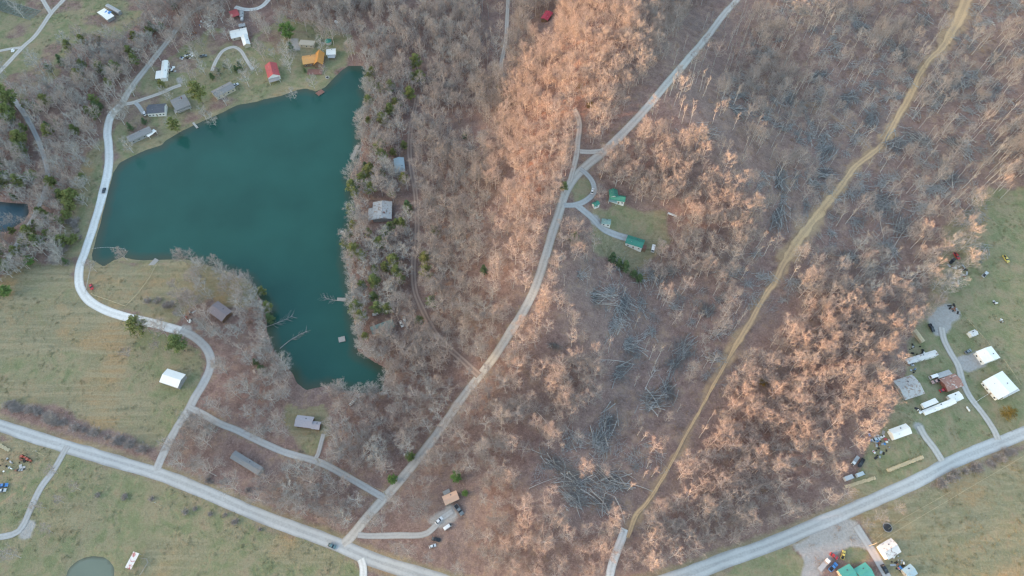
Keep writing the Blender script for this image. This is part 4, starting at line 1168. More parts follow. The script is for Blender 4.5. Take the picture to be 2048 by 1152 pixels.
tank(1936, 818, 6, 9, 'white propane tank on the grass beside the gravel drive')

# ------------------------------------------------------------------ vehicles
def wheel_set(root, xs_, yw, r=0.34):
    for x in xs_:
        for s in (-1, 1):
            w = MB().tube((x, s*(yw-0.11), r), (x, s*(yw+0.11), r), r, r, 10).build('wheel', M_TYRE, root)
            MB().tube((x, s*(yw+0.112), r), (x, s*(yw+0.125), r), r*0.55, r*0.5, 8).build('rim', M_STEEL, w)
def vehicle(px, py, dx, dy, kind, pm, label, cat=None, s=1.0):
    q = P(px, py, 0.7); e = P(px+dx, py+dy, 0.7); rz = math.atan2(e.y-q.y, e.x-q.x)
    nm = {'car': 'parked_car', 'pickup': 'pickup_truck', 'van': 'van', 'suv': 'sport_utility_vehicle', 'flatbed': 'flatbed_truck'}[kind]
    z = gz(q.x, q.y) + 0.12
    root = thing(nm, label, cat or {'car': 'car', 'pickup': 'pickup', 'van': 'van', 'suv': 'car', 'flatbed': 'truck'}[kind], (q.x, q.y, z), rz)
    BUILD_CIRC.append((q.x, q.y, 3.2))
    def tap(m, w0, w1, zs):      # tumblehome: narrow above zs
        m.v = [(x, y*(w1 if zz > zs else w0), zz) for x, y, zz in m.v]; return m
    if kind in ('car', 'suv'):
        h = 0.0 if kind == 'car' else 0.22
        L = 2.3
        MB().extrude([(-L,0.35),(L-0.15,0.32),(L,0.5),(L-0.05,0.78+h),(0.95,0.98+h),(-1.9,1.0+h),(-L+0.05,0.92+h)], 1.84).build('body', pm, root)
        tap(MB().extrude([(1.0,0.98+h),(0.25,1.42+h),(-1.25,1.42+h),(-2.0 if kind == 'suv' else -1.95,1.0+h)], 1.74), 1, 0.82, 1.2+h).build('window_band', M_GLASS, root)
        MB().box((-0.5, 0, 1.44+h), (1.55, 1.42, 0.06)).build('roof_panel', pm, root)
        for sy in (-1, 1):
            MB().box((L-0.04, sy*0.65, 0.66+h*0.5), (0.10, 0.36, 0.16)).build('headlight', M_LAMP, root)
            MB().box((-L+0.02, sy*0.7, 0.74+h*0.5), (0.10, 0.30, 0.16)).build('tail_light', M_RRED, root)
            MB().box((0.75, sy*0.98, 1.02+h), (0.16, 0.18, 0.12)).build('mirror', pm, root)
        wheel_set(root, (1.4, -1.4), 0.84)
    elif kind == 'pickup':
        MB().extrude([(-2.8,0.42),(2.65,0.40),(2.8,0.6),(2.75,0.95),(1.3,1.12),(-0.75,1.14),(-0.75,1.05),(-2.8,1.05)], 1.94).build('body', pm, root)
        tap(MB().extrude([(1.3,1.11),(0.6,1.72),(-0.65,1.74),(-0.78,1.12)], 1.8), 1, 0.84, 1.4).build('cab_glass', M_GLASS, root)
        MB().box((0.0, 0, 1.76), (1.25, 1.5, 0.07)).build('cab_roof', pm, root)
        MB().box((-1.78, 0, 1.055), (1.9, 1.56, 0.03)).build('bed', M_BLACK, root)
        for sy in (-1, 1):
            MB().box((-1.78, sy*0.90, 1.16), (2.04, 0.13, 0.24)).build('bed_side', pm, root)
            MB().box((2.76, sy*0.72, 0.8), (0.10, 0.36, 0.2)).build('headlight', M_LAMP, root)
        MB().box((-2.75, 0, 1.16), (0.1, 1.9, 0.24)).build('tailgate', pm, root)
        wheel_set(root, (1.8, -1.75), 0.88, 0.4)
    elif kind == 'van':
        MB().extrude([(-2.6,0.4),(2.5,0.38),(2.62,0.6),(2.5,1.1),(1.75,1.95),(1.4,2.15),(-2.5,2.15),(-2.6,2.0)], 1.95).build('body', pm, root)
        MB().extrude([(2.46,1.18),(1.82,1.93),(1.88,1.97),(2.54,1.2)], 1.7).build('windscreen', M_GLASS, root)
        for sy in (-1, 1):
            MB().box((1.35, sy*0.97, 1.5), (0.9, 0.05, 0.55)).build('side_window', M_GLASS, root)
            MB().box((2.56, sy*0.7, 0.8), (0.12, 0.34, 0.2)).build('headlight', M_LAMP, root)
        wheel_set(root, (1.65, -1.65), 0.88, 0.36)
    else:
        MB().box((2.3, 0, 1.4), (1.9, 2.1, 1.8)).build('cab', pm, root)
        MB().box((3.27, 0, 1.75), (0.06, 1.8, 0.8)).build('windscreen', M_GLASS, root)
        MB().box((2.3, 0, 2.33), (1.7, 1.9, 0.08)).build('cab_roof', pm, root)
        MB().box((-1.5, 0, 1.05), (5.4, 2.3, 0.18)).build('flat_bed', M_RGREY, root)
        MB().box((0, 0, 0.75), (7.2, 0.9, 0.3)).build('chassis', M_BLACK, root)
        MB().box((1.22, 0, 1.7), (0.1, 2.2, 1.2)).build('headboard', M_STEEL, root)
        wheel_set(root, (2.4, -2.2, -3.2), 0.95, 0.45)
    if s != 1.0: root.scale = (s, s, s)
    return root
DKB = paint('navy', (0.03, 0.05, 0.07)); BLK = paint('black', (0.02, 0.02, 0.025)); WHT = paint('gloss_white', (0.78, 0.78, 0.78))
RED = paint('red', (0.45, 0.03, 0.035)); BLU = paint('blue', (0.05, 0.20, 0.50)); GRY = paint('grey', (0.16, 0.19, 0.21)); SIL = paint('silver', (0.48, 0.50, 0.52))
PNK = paint('dusty_pink', (0.45, 0.28, 0.25)); YEL = paint('yellow', (0.55, 0.45, 0.10)); TEAL = paint('slate_teal', (0.12, 0.20, 0.22)); LBL = paint('pale_blue', (0.42, 0.50, 0.55))
vehicle(208, 381, -3, 10, 'car', DKB, 'dark blue car driving on the white lakeside road')
vehicle(664, 1092, 14, 6, 'car', TEAL, 'slate coloured car on the paved road by the gravel junction')
vehicle(183, 574, 3, 8, 'suv', RED, 'red car parked at the beach fence by the lake road bend')
vehicle(289, 227, -4, -8, 'car', WHT, 'white car at the dark roofed house')
vehicle(407, 112, 15, -2, 'pickup', GRY, 'dark grey pickup on the brown lawn left of the looped drive')
vehicle(470, 171, 12, -6, 'pickup', SIL, 'silver pickup beside the long low grey house', s=1.1)
vehicle(485, 38, 2, -10, 'van', SIL, 'silver van near the top edge beside the narrow grey shed')
vehicle(674, 47, 6, 6, 'van', WHT, 'white van at the end of the brown lawn near the wood')
vehicle(1185, 382, 3, -10, 'car', WHT, 'white car parked on the curved drive of the green roofed house')
vehicle(1306, 498, -3, 12, 'van', WHT, 'white van on the grass behind the brown roofed shed')
vehicle(803, 648, 4, 8, 'car', WHT, 'white car behind the faded teal roofed house')
vehicle(878, 1041, 9, -9, 'car', WHT, 'white car on the drive near the peach roofed cabin')
vehicle(918, 1020, 6, 8, 'pickup', GRY, 'dark grey pickup parked below the peach roofed cabin', s=1.15)
vehicle(872, 1079, 14, 3, 'suv', BLK, 'black sport utility car among trees near the cabin drive')
vehicle(865, 1092, 8, -3, 'car', WHT, 'small white car behind the black one among trees', s=0.8)
vehicle(895, 1054, 8, -6, 'van', WHT, 'white van parked across from the white car on the cabin drive', s=0.85)
vehicle(1863, 656, 8, 13, 'pickup', BLK, 'black pickup at the edge of the gravel pad')
vehicle(1866, 754, -14, 4, 'van', WHT, 'white van beside the rust streaked barn')
vehicle(1871, 763, -14, 3, 'pickup', PNK, 'dusty pink pickup below the white van by the barn')
vehicle(1886, 780, 8, -3, 'car', RED, 'red car in front of the rust streaked barn')
vehicle(1936, 703, 12, -6, 'suv', GRY, 'dark car parked beside the silvery garage')
vehicle(1913, 512, 8, 10, 'pickup', RED, 'red pickup in the junk at the wood edge, upper right')
vehicle(1905, 522, 8, -8, 'pickup', BLK, 'black pickup next to the red one in the junk, upper right')
vehicle(2012, 518, 8, 11, 'pickup', YEL, 'dull yellow pickup on the upper right pasture')
vehicle(1970, 549, 10, -10, 'pickup', SIL, 'silver pickup on the grass below the bare grey grove')
vehicle(1752, 879, 10, -3, 'suv', LBL, 'pale blue car by the brilliant white shed')
vehicle(1710, 922, -8, 10, 'flatbed', WHT, 'white flatbed truck at the wood edge above the firewood', s=0.8)
vehicle(1722, 926, -6, 10, 'pickup', BLK, 'black pickup beside the white flatbed truck')
vehicle(1697, 956, 18, -7, 'van', SIL, 'silver van in line along the short firewood row', s=1.15)
vehicle(1720, 949, 18, -7, 'van', LBL, 'pale blue van in front of the silver one')
vehicle(1769, 1138, 8, 14, 'suv', BLK, 'black car on the lower right drive')
vehicle(1648, 1129, 14, -16, 'flatbed', WHT, 'flatbed truck with white cab on the gravel lot', s=1.0)
vehicle(1666, 1134, 10, -10, 'pickup', BLU, 'bright blue pickup beside the flatbed truck')
vehicle(1668, 1112, 8, 6, 'car', RED, 'red car at the edge of the gravel lot', s=0.9)
vehicle(1686, 1110, 4, -14, 'pickup', YEL, 'yellow pickup next to the red car on the lot', s=0.85)
vehicle(6, 971, 14, -2, 'pickup', BLU, 'blue pickup at the left edge of the lower yard')
vehicle(4, 981, 14, -2, 'car', SIL, 'silver car beside the blue pickup at the left edge')
def tractor(px, py, dx, dy, label, mat):
    q = P(px, py, 0.8); e = P(px+dx, py+dy, 0.8); rz = math.atan2(e.y-q.y, e.x-q.x)
    root = thing('tractor', label, 'tractor', (q.x, q.y, gz(q.x, q.y)), rz)
    MB().box((0.8, 0, 1.1), (2.0, 0.8, 0.8)).build('bonnet', mat, root)
    MB().box((-0.7, 0, 1.3), (1.2, 1.2, 0.5)).build('seat_platform', mat, root)
    MB().box((-0.6, 0, 2.2), (1.3, 1.3, 0.1)).build('canopy', mat, root)
    for s in (-1, 1):
        MB().tube((-0.9, s*0.7, 0.75), (-0.9, s*1.1, 0.75), 0.75, 0.75, 12).build('wheel', M_TYRE, root)
        MB().tube((1.3, s*0.55, 0.42), (1.3, s*0.8, 0.42), 0.42, 0.42, 10).build('wheel', M_TYRE, root)
        MB().box((-0.1, s*0.58, 1.75), (0.08, 0.08, 0.9)).build('post', mat, root)
tractor(47, 914, 10, 3, 'rusty red tractor in the lower left yard', paint('tractor_red', (0.38, 0.08, 0.05)))
tractor(58, 920, 8, 4, 'smaller red tractor behind the first in the lower left yard', paint('tractor_red', (0.38, 0.08, 0.05)))
def boat(px, py, dx, dy, label, L=5.0):
    q = P(px, py, 0.5); e = P(px+dx, py+dy, 0.5); rz = math.atan2(e.y-q.y, e.x-q.x)
    root = thing('boat', label, 'boat', (q.x, q.y, max(0.0, gz(q.x, q.y))), rz)
    st = [(-0.5,0.9,0.9),(0.1,1.0,0.95),(0.35,0.7,1.0),(0.5,0.06,1.1)]
    m = MB(); rows = []
    for x, w, z in st:
        rows += [(x*L, -w, z), (x*L, -w*0.55, 0.05), (x*L, w*0.55, 0.05), (x*L, w, z)]
    fs = []
    for i in range(3):
        for j in range(3): fs.append((i*4+j, (i+1)*4+j, (i+1)*4+j+1, i*4+j+1))
    fs += [(0,1,2,3)]
    m.add(rows, fs); m.build('hull', M_WHITE, root)
    MB().box((-0.1*L, 0, 0.55), (0.7*L, 1.5, 0.06)).build('deck_floor', M_RGREY, root)
    MB().box((0.08*L, 0, 0.85), (0.5, 1.1, 0.6)).build('console', M_WHITE, root)
    for k in (-0.3, -0.1): MB().box((k*L, 0, 0.75), (0.45, 1.5, 0.12)).build('bench', M_WHITE, root)
boat(706, 804, 8, -8, 'white boat drawn up on the south bank of the lake', 5.5)
boat(751, 629, 10, -2, 'small white boat lying above the faded teal roof', 4.0)
boat(686, 467, 6, 2, 'little white boat moored at the east bank below the patched roof', 3.6)
boat(809, 640, 2, 10, 'white boat on blocks beside the car behind the teal roof', 5.0)

# ------------------------------------------------------------------ junk heaps
JM = [M_WHITE, M_RGREY, M_RUSTY, M_TYRE, M_STEEL, M_WOOD, M_TARP, M_RRED, M_BLACK]
def junk(px, py, r, n, label, weights=None):
    q = P(px, py); root = thing('scrap_heap', label, 'scrap heap', (q.x, q.y, gz(q.x, q.y)))
    for i in range(n):
        a = random.random()*6.283; d = r*math.sqrt(random.random())
        x, y = d*math.cos(a), d*math.sin(a)
        z = gz(q.x+x, q.y+y) - root.location.z
        m = random.choices(JM, weights or [4,3,2,2,2,2,0.4,0.4,2])[0]
        k = random.random(); rz = random.random()*3.14
        if k < 0.35:
            s = (random.uniform(0.6, 1.8), random.uniform(0.5, 1.2), random.uniform(0.4, 1.0))
            MB().box((x, y, z+s[2]/2-0.05), s, rz).build('crate', m, root)
        elif k < 0.55:
            MB().tube((x, y, z-0.05), (x, y, z+0.9), 0.32, 0.32, 8).build('barrel', m, root)
        elif k < 0.8:
            w, l = random.uniform(0.8, 1.6), random.uniform(1.4, 3.0)
            MB().box((x, y, z+random.uniform(0.1, 0.5)), (l, w, 0.06), rz).build('sheet', m, root)
        else:
            MB().tube((x, y, z+0.02), (x, y, z+0.24), 0.42, 0.42, 10).build('tyre', M_TYRE, root)
    return root
junk(415, 48, 6.5, 24, 'spread of pale scrap on the lawn near the top edge')
junk(372, 112, 5.5, 26, 'dark and white scrap heap left of the grey pickup')
junk(344, 140, 4.0, 16, 'scrap piled against the white mobile home')
junk(388, 69, 2.6, 12, 'rust coloured brush and scrap heap', [0,0,8,0,0,2,0,0,0])
junk(1750, 868, 5, 18, 'dark scrap heap above the pale blue car')
junk(1765, 885, 5, 18, 'scrap spread below the brilliant white shed')
junk(1757, 908, 3, 9, 'loose scrap on the grass beyond the white shed')
junk(1912, 530, 5, 22, 'dark scrap around the red pickup')
junk(1925, 545, 4, 12, 'white appliances and scrap lying on the pasture edge', [6,3,1,1,2,1,0,0,2])
junk(1908, 560, 4, 12, 'pale scrap at the foot of the wood', [6,3,2,1,2,1,0,0.5,1])
junk(1908, 618, 3.2, 12, 'rusty scrap at the top of the gravel pad', [1,1,6,3,1,2,0,0,1])
junk(1835, 703, 5, 16, 'tyres and drums along the rust streaked mobile home', [2,2,1,6,1,1,0,0,4])
junk(1820, 734, 4, 12, 'dark scrap below the end of the old mobile home')
junk(1840, 818, 2.5, 8, 'dark scrap at the end of the stepped white mobile home')
junk(1795, 1120, 4.5, 16, 'scrap spread between the two lower right roofs')
junk(1800, 1132, 3, 12, 'scrap beside the pale blue roofed shed')
junk(15, 930, 4, 10, 'scrap in the lower left yard')
junk(42, 930, 4, 10, 'dark farm implements beside the tractors', [0.5,1,4,2,2,1,0,0,4])
junk(382, 635, 4.5, 14, 'white and teal scrap at the end of the lane by the mauve house')
junk(27, 101, 1.6, 6, 'small white rubble heap at the fork of the top left lane', [8,2,0,0,0,0,0,0,0])
junk(1990, 605, 1.5, 5, 'dark implement standing alone on the right pasture')
junk(2003, 642, 1.3, 4, 'pale implement on the right pasture', [6,3,0,0,3,0,0,0,0])

# garden plot with netting at the top left
def garden():
    q = P(42, 20); root = thing('garden_plot', 'dark netted garden plot in the top left corner', 'garden', (q.x, q.y, gz(q.x, q.y)))
    a, b, c = P(-10,-5), P(82,22), P(66,42)
    u = Vector((b.x-a.x, b.y-a.y, 0)); L = u.length; u.normalize(); v = Vector((-u.y, u.x, 0)); W = abs((c-b).dot(v))
    rz = math.atan2(u.y, u.x)
    cen = (a+b)/2 - v*(W/2) - root.location
    for i in range(9):
        t = -W/2 + W*(i+0.5)/9
        m = MB(); n = 40
        for k in range(n):
            x0 = -L/2+L*k/n; hgt = 0.35+0.25*random.random()
            m.box((x0+L/n/2, t+random.uniform(-0.2, 0.2), 0.1+hgt/2), (L/n*0.95, W/9*0.5, hgt))
        m.xf(Matrix.Translation((cen.x, cen.y, 0)) @ Matrix.Rotation(rz, 4, 'Z')).build('garden_row', M_NET, root)
    for s in (-1, 1):
        m = MB().box((0, s*W/2, 0.7), (L, 0.06, 0.08)); m.xf(Matrix.Translation((cen.x, cen.y, 0)) @ Matrix.Rotation(rz, 4, 'Z')).build('rail', M_WOOD, root)
        for k in range(8):
            m = MB().box((-L/2+L*k/7, s*W/2, 0.35), (0.12, 0.12, 1.2)); m.xf(Matrix.Translation((cen.x, cen.y, 0)) @ Matrix.Rotation(rz, 4, 'Z')).build('post', M_WOOD, root)
garden()
tp = P(216, 24, 3.9)
tr = MB()
for i in range(5):
    for j in range(4):
        x0, y0 = -2.5+i, -1.6+j*0.8
        def hz(x, y): return 0.12*math.sin(x*1.7+y)+0.08*math.cos(y*2.3)
        tr.add([(x0,y0,hz(x0,y0)),(x0+1,y0,hz(x0+1,y0)),(x0+1,y0+0.8,hz(x0+1,y0+0.8)),(x0,y0+0.8,hz(x0,y0+0.8))], [(0,1,2,3)])
o = tr.build('tarpaulin', M_TARP, None, tp); o.rotation_euler = (0, 0, -0.4)
tag(o, 'bright blue tarpaulin on the white roofed shed in the top left field', 'tarp')

# ------------------------------------------------------------------ fences, poles, wires, firewood
def fence(pxs, label, mat, h=1.1, gap=3.2, rails=(0.5, 1.0), pw=0.16):
    w = [P(*p) for p in pxs]
    root = thing('fence', label, 'fence', (w[0].x, w[0].y, w[0].z))
    for a, b in zip(w[:-1], w[1:]):
        n = max(1, int((b-a).length/gap))
        prev = None
        for i in range(n+1):
            p = a.lerp(b, i/n); p.z = gz(p.x, p.y); r = p-root.location
            if i < n or b is w[-1]:
                MB().box((r.x, r.y, r.z+h/2-0.15), (pw, pw, h+0.3)).build('post', mat, root)
            if prev is not None:
                for k in rails:
                    MB().tube((prev.x, prev.y, prev.z+k), (r.x, r.y, r.z+k), 0.07, 0.07, 4).build('rail', mat, root)
            prev = r
    return root
fence([(184,530),(178,556),(171,588)], 'white rail fence between the lake road and the beach', M_STONE)
fence([(184,588),(188,591),(215,600),(251,613)], 'pale rail fence along the road side of the beach lawn', M_WOODT)
fence([(252,613),(275,590),(300,556),(313,531)], 'pale rail fence crossing the beach lawn to the plank dock', M_WOODT)
fence([(280,1116),(294,1118),(297,1125),(288,1140),(281,1150)], 'grey pen fence beside the striped animal shed', M_WOOD)
fence([(1742,1084),(1800,1040),(1900,984)], 'low wire fence along the edge of the lower right field', M_WIRE, 1.0, 6, (0.9,), 0.12)
fence([(1934,640),(1952,660),(1978,690)], 'thin tan fence behind the pinkish garden shed', M_WIRE, 1.0, 5, (0.9,), 0.12)
fence([(1950,805),(1962,797),(1980,786)], 'white rail walkway from the drive to the large white house', M_WHITE, 0.9, 2.5)
fence([(2006,720),(2024,745),(2040,770)], 'tan brushy fence behind the large white house', M_WIRE, 1.0, 4, (0.9,), 0.12)
def pole(px, py, label, h=9.5, arm=2.4, rz=0.3):
    q = P(px, py); root = thing('utility_pole', label, 'utility pole', q, rz)
    MB().tube((0,0,-1), (0,0,h), 0.17, 0.12, 8).build('pole', M_WOODT, root)
    MB().box((0,0,h-0.6), (arm, 0.12, 0.14)).build('crossarm', M_WOODT, root)
    for s in (-0.9, 0, 0.9): MB().tube((s,0,h-0.53), (s,0,h-0.3), 0.07, 0.05, 6).build('insulator', M_STEEL, root)
    MB().tube((0.32,0,h-2.2), (0.32,0,h-1.3), 0.22, 0.22, 8).build('transformer', M_STEEL, root)
    return q + Vector((0,0,h-0.5))
p1 = pole(322, 1012, 'wooden utility pole with crossarm below the paved road')
p2 = pole(88, 911, 'wooden utility pole at the lower left drive entrance')
p3 = pole(640, 926, 'utility pole by the gravel lane near the blue grey drive', 8.5)
p4 = pole(772, 990, 'utility pole at the junction of the gravel lane', 8.5)
p5 = pole(1738, 1092, 'utility pole beside the lower right drive', 9)
def wire(a, b, label, sag=1.2, n=14, r=0.045):
    root = MB(); prev = None
    o = a.copy()
    for i in range(n+1):
        t = i/n; p = a.lerp(b, t); p.z -= sag*4*t*(1-t); p -= o
        if prev is not None: root.tube(prev, p, r, r, 4, False)
        prev = p
    tag(root.build('overhead_wire', M_WIRE, None, o), label, 'wire')
wire(p3, p4, 'overhead wire between the poles along the gravel lane')
e5 = P(2120, 870, 8); wire(p5, e5, 'long overhead wire painted sunlit gold crossing the lower right field', 3.0, 24, 0.07)
def firewood(a, b, label, rows=2):
    A, B = P(*a), P(*b); d = B-A; L = d.length; rz = math.atan2(d.y, d.x)
    root = thing('firewood_row', label, 'firewood', (A.x, A.y, gz(A.x, A.y)), rz)
    n = int(L/0.62)
    lm = MB().tube((0,-0.85,0), (0,0.85,0), 0.3, 0.27, 7).mesh('log', M_WOODT)
    for i in range(n):
        for k in range(rows):
            x = 0.3+i*0.62 + (0.3 if k else 0)
            wz = gz(A.x+math.cos(rz)*x, A.y+math.sin(rz)*x) - root.location.z
            o = obj('log', lm, root, (x, random.uniform(-0.2, 0.2), wz+0.27+0.5*k), (0, random.random()*6, random.gauss(0, 0.06)))
firewood((1774,942),(1846,914), 'long neat row of pale cut logs beside the paved road', 2)
firewood((1690,974),(1752,955), 'short uneven row of cut logs near the parked vans', 1)
firewood((0,890),(20,902), 'stack of grey logs at the left edge of the lower yard', 2)
def floats():
    pts = [(184,497),(195,496),(205,495),(215,494.5),(225,495),(235,496),(243,497),(250,498),(251,503)]
    q = Vector((*flat(*pts[0]), 0)); root = thing('float_line', 'string of white floats closing off the swimming corner', 'float line', q)
    W = [Vector((*flat(*p), 0.05))-q for p in pts]
    for a, b in zip(W[:-1], W[1:]):
        MB().tube(a, b, 0.05, 0.05, 4).build('rope', M_ROPE, root)
        for t in (0.1, 0.6):
            p = a.lerp(b, t); MB().tube(p+Vector((-0.15,0,0)), p+Vector((0.15,0,0)), 0.14, 0.14, 7).build('float', M_WHITE, root)
floats()

# ------------------------------------------------------------------ trees
HIDDEN = [P(765,650), P(799,332)]
for (bx, by, br) in BUILD_CIRC:
    if any(math.hypot(bx-h_.x, by-h_.y) < 9 for h_ in HIDDEN):
        dens[np.hypot(tx-bx, ty-by) < br-1] = 0; continue
    dens[np.hypot(tx-bx, ty-by) < br+0.8] = 0
    # keep roofs visible: nothing tall directly between roof and camera
    ux, uy = -bx, -by; n_ = math.hypot(ux, uy); ux, uy = ux/n_, uy/n_
    s_ = (tx-bx)*ux+(ty-by)*uy; l_ = np.abs((tx-bx)*-uy+(ty-by)*ux)
    dens[(s_ > 0) & (s_ < br+9) & (l_ < br*0.95)] *= 0.05
PILES = [ # px, py, direction px, length scale, logs, label
 (1470,222,(20,12),1.0,13,'slash pile nearest the diagonal road, upper one'),(1400,262,(24,6),1.0,13,'slash pile above the sunlit edge, beside the scrubby strip'),(1556,360,(2,20),1.0,12,'narrow upright slash pile in the cut-over ground, upper half'),(1554,430,(-2,22),1.1,14,'narrow upright slash pile in the cut-over ground, lower half'),
 (1190,590,(22,10),1.2,18,'large slash pile below the green cedar row, left end'),(1245,612,(14,16),1.2,16,'large slash pile below the green cedar row, right end'),(1255,690,(20,10),1.2,16,'slash pile in the middle of the gully'),(1235,745,(20,-8),1.0,12,'slash pile in the gully below the long white log'),(1300,800,(22,-4),1.1,18,'dark slash pile at the bend of the gully'),(1332,780,(4,20),0.9,12,'upright slash pile beside the bend of the gully'),(1215,845,(12,-18),1.1,16,'slash pile running down the lower gully'),(1195,880,(6,-20),1.0,12,'slash pile above the biggest heap'),
 (1155,965,(22,4),1.3,18,'left half of the biggest slash heap'),(1225,965,(20,8),1.3,24,'right half of the biggest slash heap'),(1205,1010,(18,14),1.0,12,'lower tail of the biggest slash heap'),(1110,930,(20,12),1.0,9,'small slash pile left of the biggest heap'),(1150,1000,(12,16),1.0,9,'small slash pile below left of the biggest heap'),
 (1370,695,(12,-18),1.2,15,'slash pile between the gully and the clay track'),(1345,735,(10,-12),0.9,9,'small slash pile below the one beside the clay track'),
 (1645,310,(10,-14),1.1,13,'slash pile left of the clay track'),(1640,348,(20,4),0.8,8,'small slash pile just left of the clay track'),(1740,240,(4,-18),1.0,11,'slash pile above the clay track side branch'),(1800,105,(18,-14),1.2,13,'slash pile left of the clay track, upper right'),(1845,40,(2,16),0.9,11,'dark slash pile at the top of the clay track'),(1720,60,(6,-16),0.9,9,'slash pile in the upper remnant wood'),(1640,150,(16,-8),0.9,9,'slash pile in the upper cut-over ground'),(1600,20,(16,6),0.9,8,'slash pile at the top edge'),(1700,190,(14,-10),0.9,8,'slash pile in the cut-over ground above the branch track'),
 (1760,405,(14,-12),1.2,13,'slash pile right of the clay track bend'),(1800,455,(10,-16),1.1,12,'slash pile in the right cut-over ground, middle'),(1790,290,(18,-10),1.0,11,'slash pile right of the clay track, upper one'),(1830,275,(16,10),1.0,10,'slash pile right of the clay track near the top'),(1900,360,(12,-12),1.0,9,'slash pile near the right edge grove'),(1920,170,(12,-14),1.1,11,'slash pile right of the upper clay track'),(1990,120,(10,-14),1.0,9,'slash pile at the upper right corner'),(1910,290,(14,10),0.9,8,'slash pile in the right cut-over ground, upper'),(1690,520,(16,-6),0.9,8,'slash pile below the clay track bend'),
 (1420,620,(12,-16),0.9,8,'slash pile on the slope above the clay track'),(1105,690,(14,8),0.5,4,'small fallen branches in the lit grove')]
for pl in PILES:
    q = P(pl[0], pl[1])
    n_ = math.hypot(q.x, q.y); ux, uy = -q.x/n_, -q.y/n_
    s_ = (tx-q.x)*ux+(ty-q.y)*uy; l_ = np.abs((tx-q.x)*-uy+(ty-q.y)*ux)
    dens[(s_ > -5) & (s_ < 13) & (l_ < 7.5)] *= 0.12
pick = rng.random(tx.shape) < dens
for i in np.nonzero(pick)[0]:
    kinds = FOREST[pid[i]][2]
    k = random.choices(list(kinds), list(kinds.values()))[0]
    TREES.append(dict(x=tx[i], y=ty[i], z=tz[i], k=k, s=random.uniform(0.62, 1.15), r=random.random()*6.283, v=random.randrange(len(PROTO[k])), px=cpx[i], py=cpy[i], hand=None))
LAND = [
 (60,230,'in the wood beside the narrow left edge lane'),(120,350,'on the wooded bank west of the lake road'),(30,520,'at the left edge above the dry field'),(230,140,'in the wood west of the north lane'),
 (300,60,'at the top edge near the top left field'),(420,60,'near the scrap and the white L-shaped house'),(560,60,'near the tall bright conifer at the top'),(660,30,'near the white van at the top'),
 (300,250,'in the yards by the lake road fork'),(440,200,'on the north shore by the long grey house'),(540,180,'near the red roofed cottage'),
 (800,60,'in the top wood north of the lake'),(780,200,'in the wood by the northeast corner of the lake'),(700,280,'on the east shore by the long dock'),(760,380,'on the east shore by the patched roof'),
 (700,520,'on the east shore bank south of the patched roof'),(760,600,'on the southeast shore near the teal roof'),(760,700,'on the point at the southeast shore'),(900,150,'in the wood between lake and top lane'),
 (900,330,'in the wood between forest track and diagonal road, upper part'),(900,480,'in the wood between forest track and diagonal road, middle part'),(900,620,'in the wood between forest track and diagonal road, lower part'),
 (1040,250,'on the sunlit ridge left of the upper forest lane'),(1050,420,'on the sunlit ridge left of the green roofed house'),(1010,580,'left of the diagonal road below the ridge'),
 (1100,80,'near the crimson roofed cabin'),(1200,180,'on the sunlit slope above the diagonal road'),(1250,60,'between the crimson cabin and the diagonal road'),(1400,60,'beside the top of the diagonal road'),(1350,220,'on the scrubby strip right of the diagonal road'),
 (1240,320,'behind the green roofed house'),(1330,370,'on the sunlit edge north of the lawn'),(1420,450,'in the wood east of the lawn'),(1350,560,'on the slope below the green garage'),(1160,470,'in the small clump left of the green garage'),
 (1580,90,'in the remnant wood at the top of the cut-over ground'),(1750,120,'in the cut-over ground left of the clay track, upper part'),(1960,120,'in the cut-over ground at the upper right corner'),(1620,280,'in the cut-over ground left of the clay track, middle part'),(1850,340,'in the cut-over ground right of the clay track'),(2030,270,'at the right edge of the cut-over ground'),
 (1950,470,'in the grove above the right pasture'),(1780,540,'in the wood above the tan trailer'),(1640,560,'beside the clay track bend'),(1470,560,'in the wood left of the clay track bend'),
 (1140,650,'in the lit grove right of the diagonal road'),(1080,760,'in the wood right of the diagonal road, middle part'),(1260,700,'among the slash piles in the gully'),(1380,700,'between the gully and the clay track'),
 (1000,860,'in the wood right of the diagonal road, lower part'),(1150,900,'by the large slash pile'),(1020,1000,'in the wood right of the peach roofed cabin'),(1100,1100,'at the bottom edge of the middle wood'),(920,1080,'by the cabin drive near the paved road'),
 (1560,720,'in the wood right of the clay track, upper part'),(1520,900,'in the wood right of the clay track, middle part'),(1380,1060,'in the wood right of the clay track, lower part'),(1680,700,'in the big right hand wood, upper part'),(1720,820,'in the big right hand wood near the grey metal roof'),(1620,960,'in the big right hand wood above the paved road'),
 (430,560,'on the sandy point by the mauve roof'),(500,600,'by the bank east of the mauve roof'),(480,700,'in the wood south of the mauve roof'),(540,800,'in the wood west of the lilac roof'),(680,830,'in the wood east of the lilac roof'),(800,780,'in the wood left of the diagonal road'),(430,900,'around the dark mobile home'),(600,980,'between the gravel lane and the paved road'),(740,900,'in the wood above the gravel lane junction'),(700,1020,'by the lane junction and the paved road')]
LPX = np.array([l[:2] for l in LAND], float)
def land(px, py):
    return LAND[int(np.argmin((LPX[:,0]-px)**2 + (LPX[:,1]-py)**2))][2]

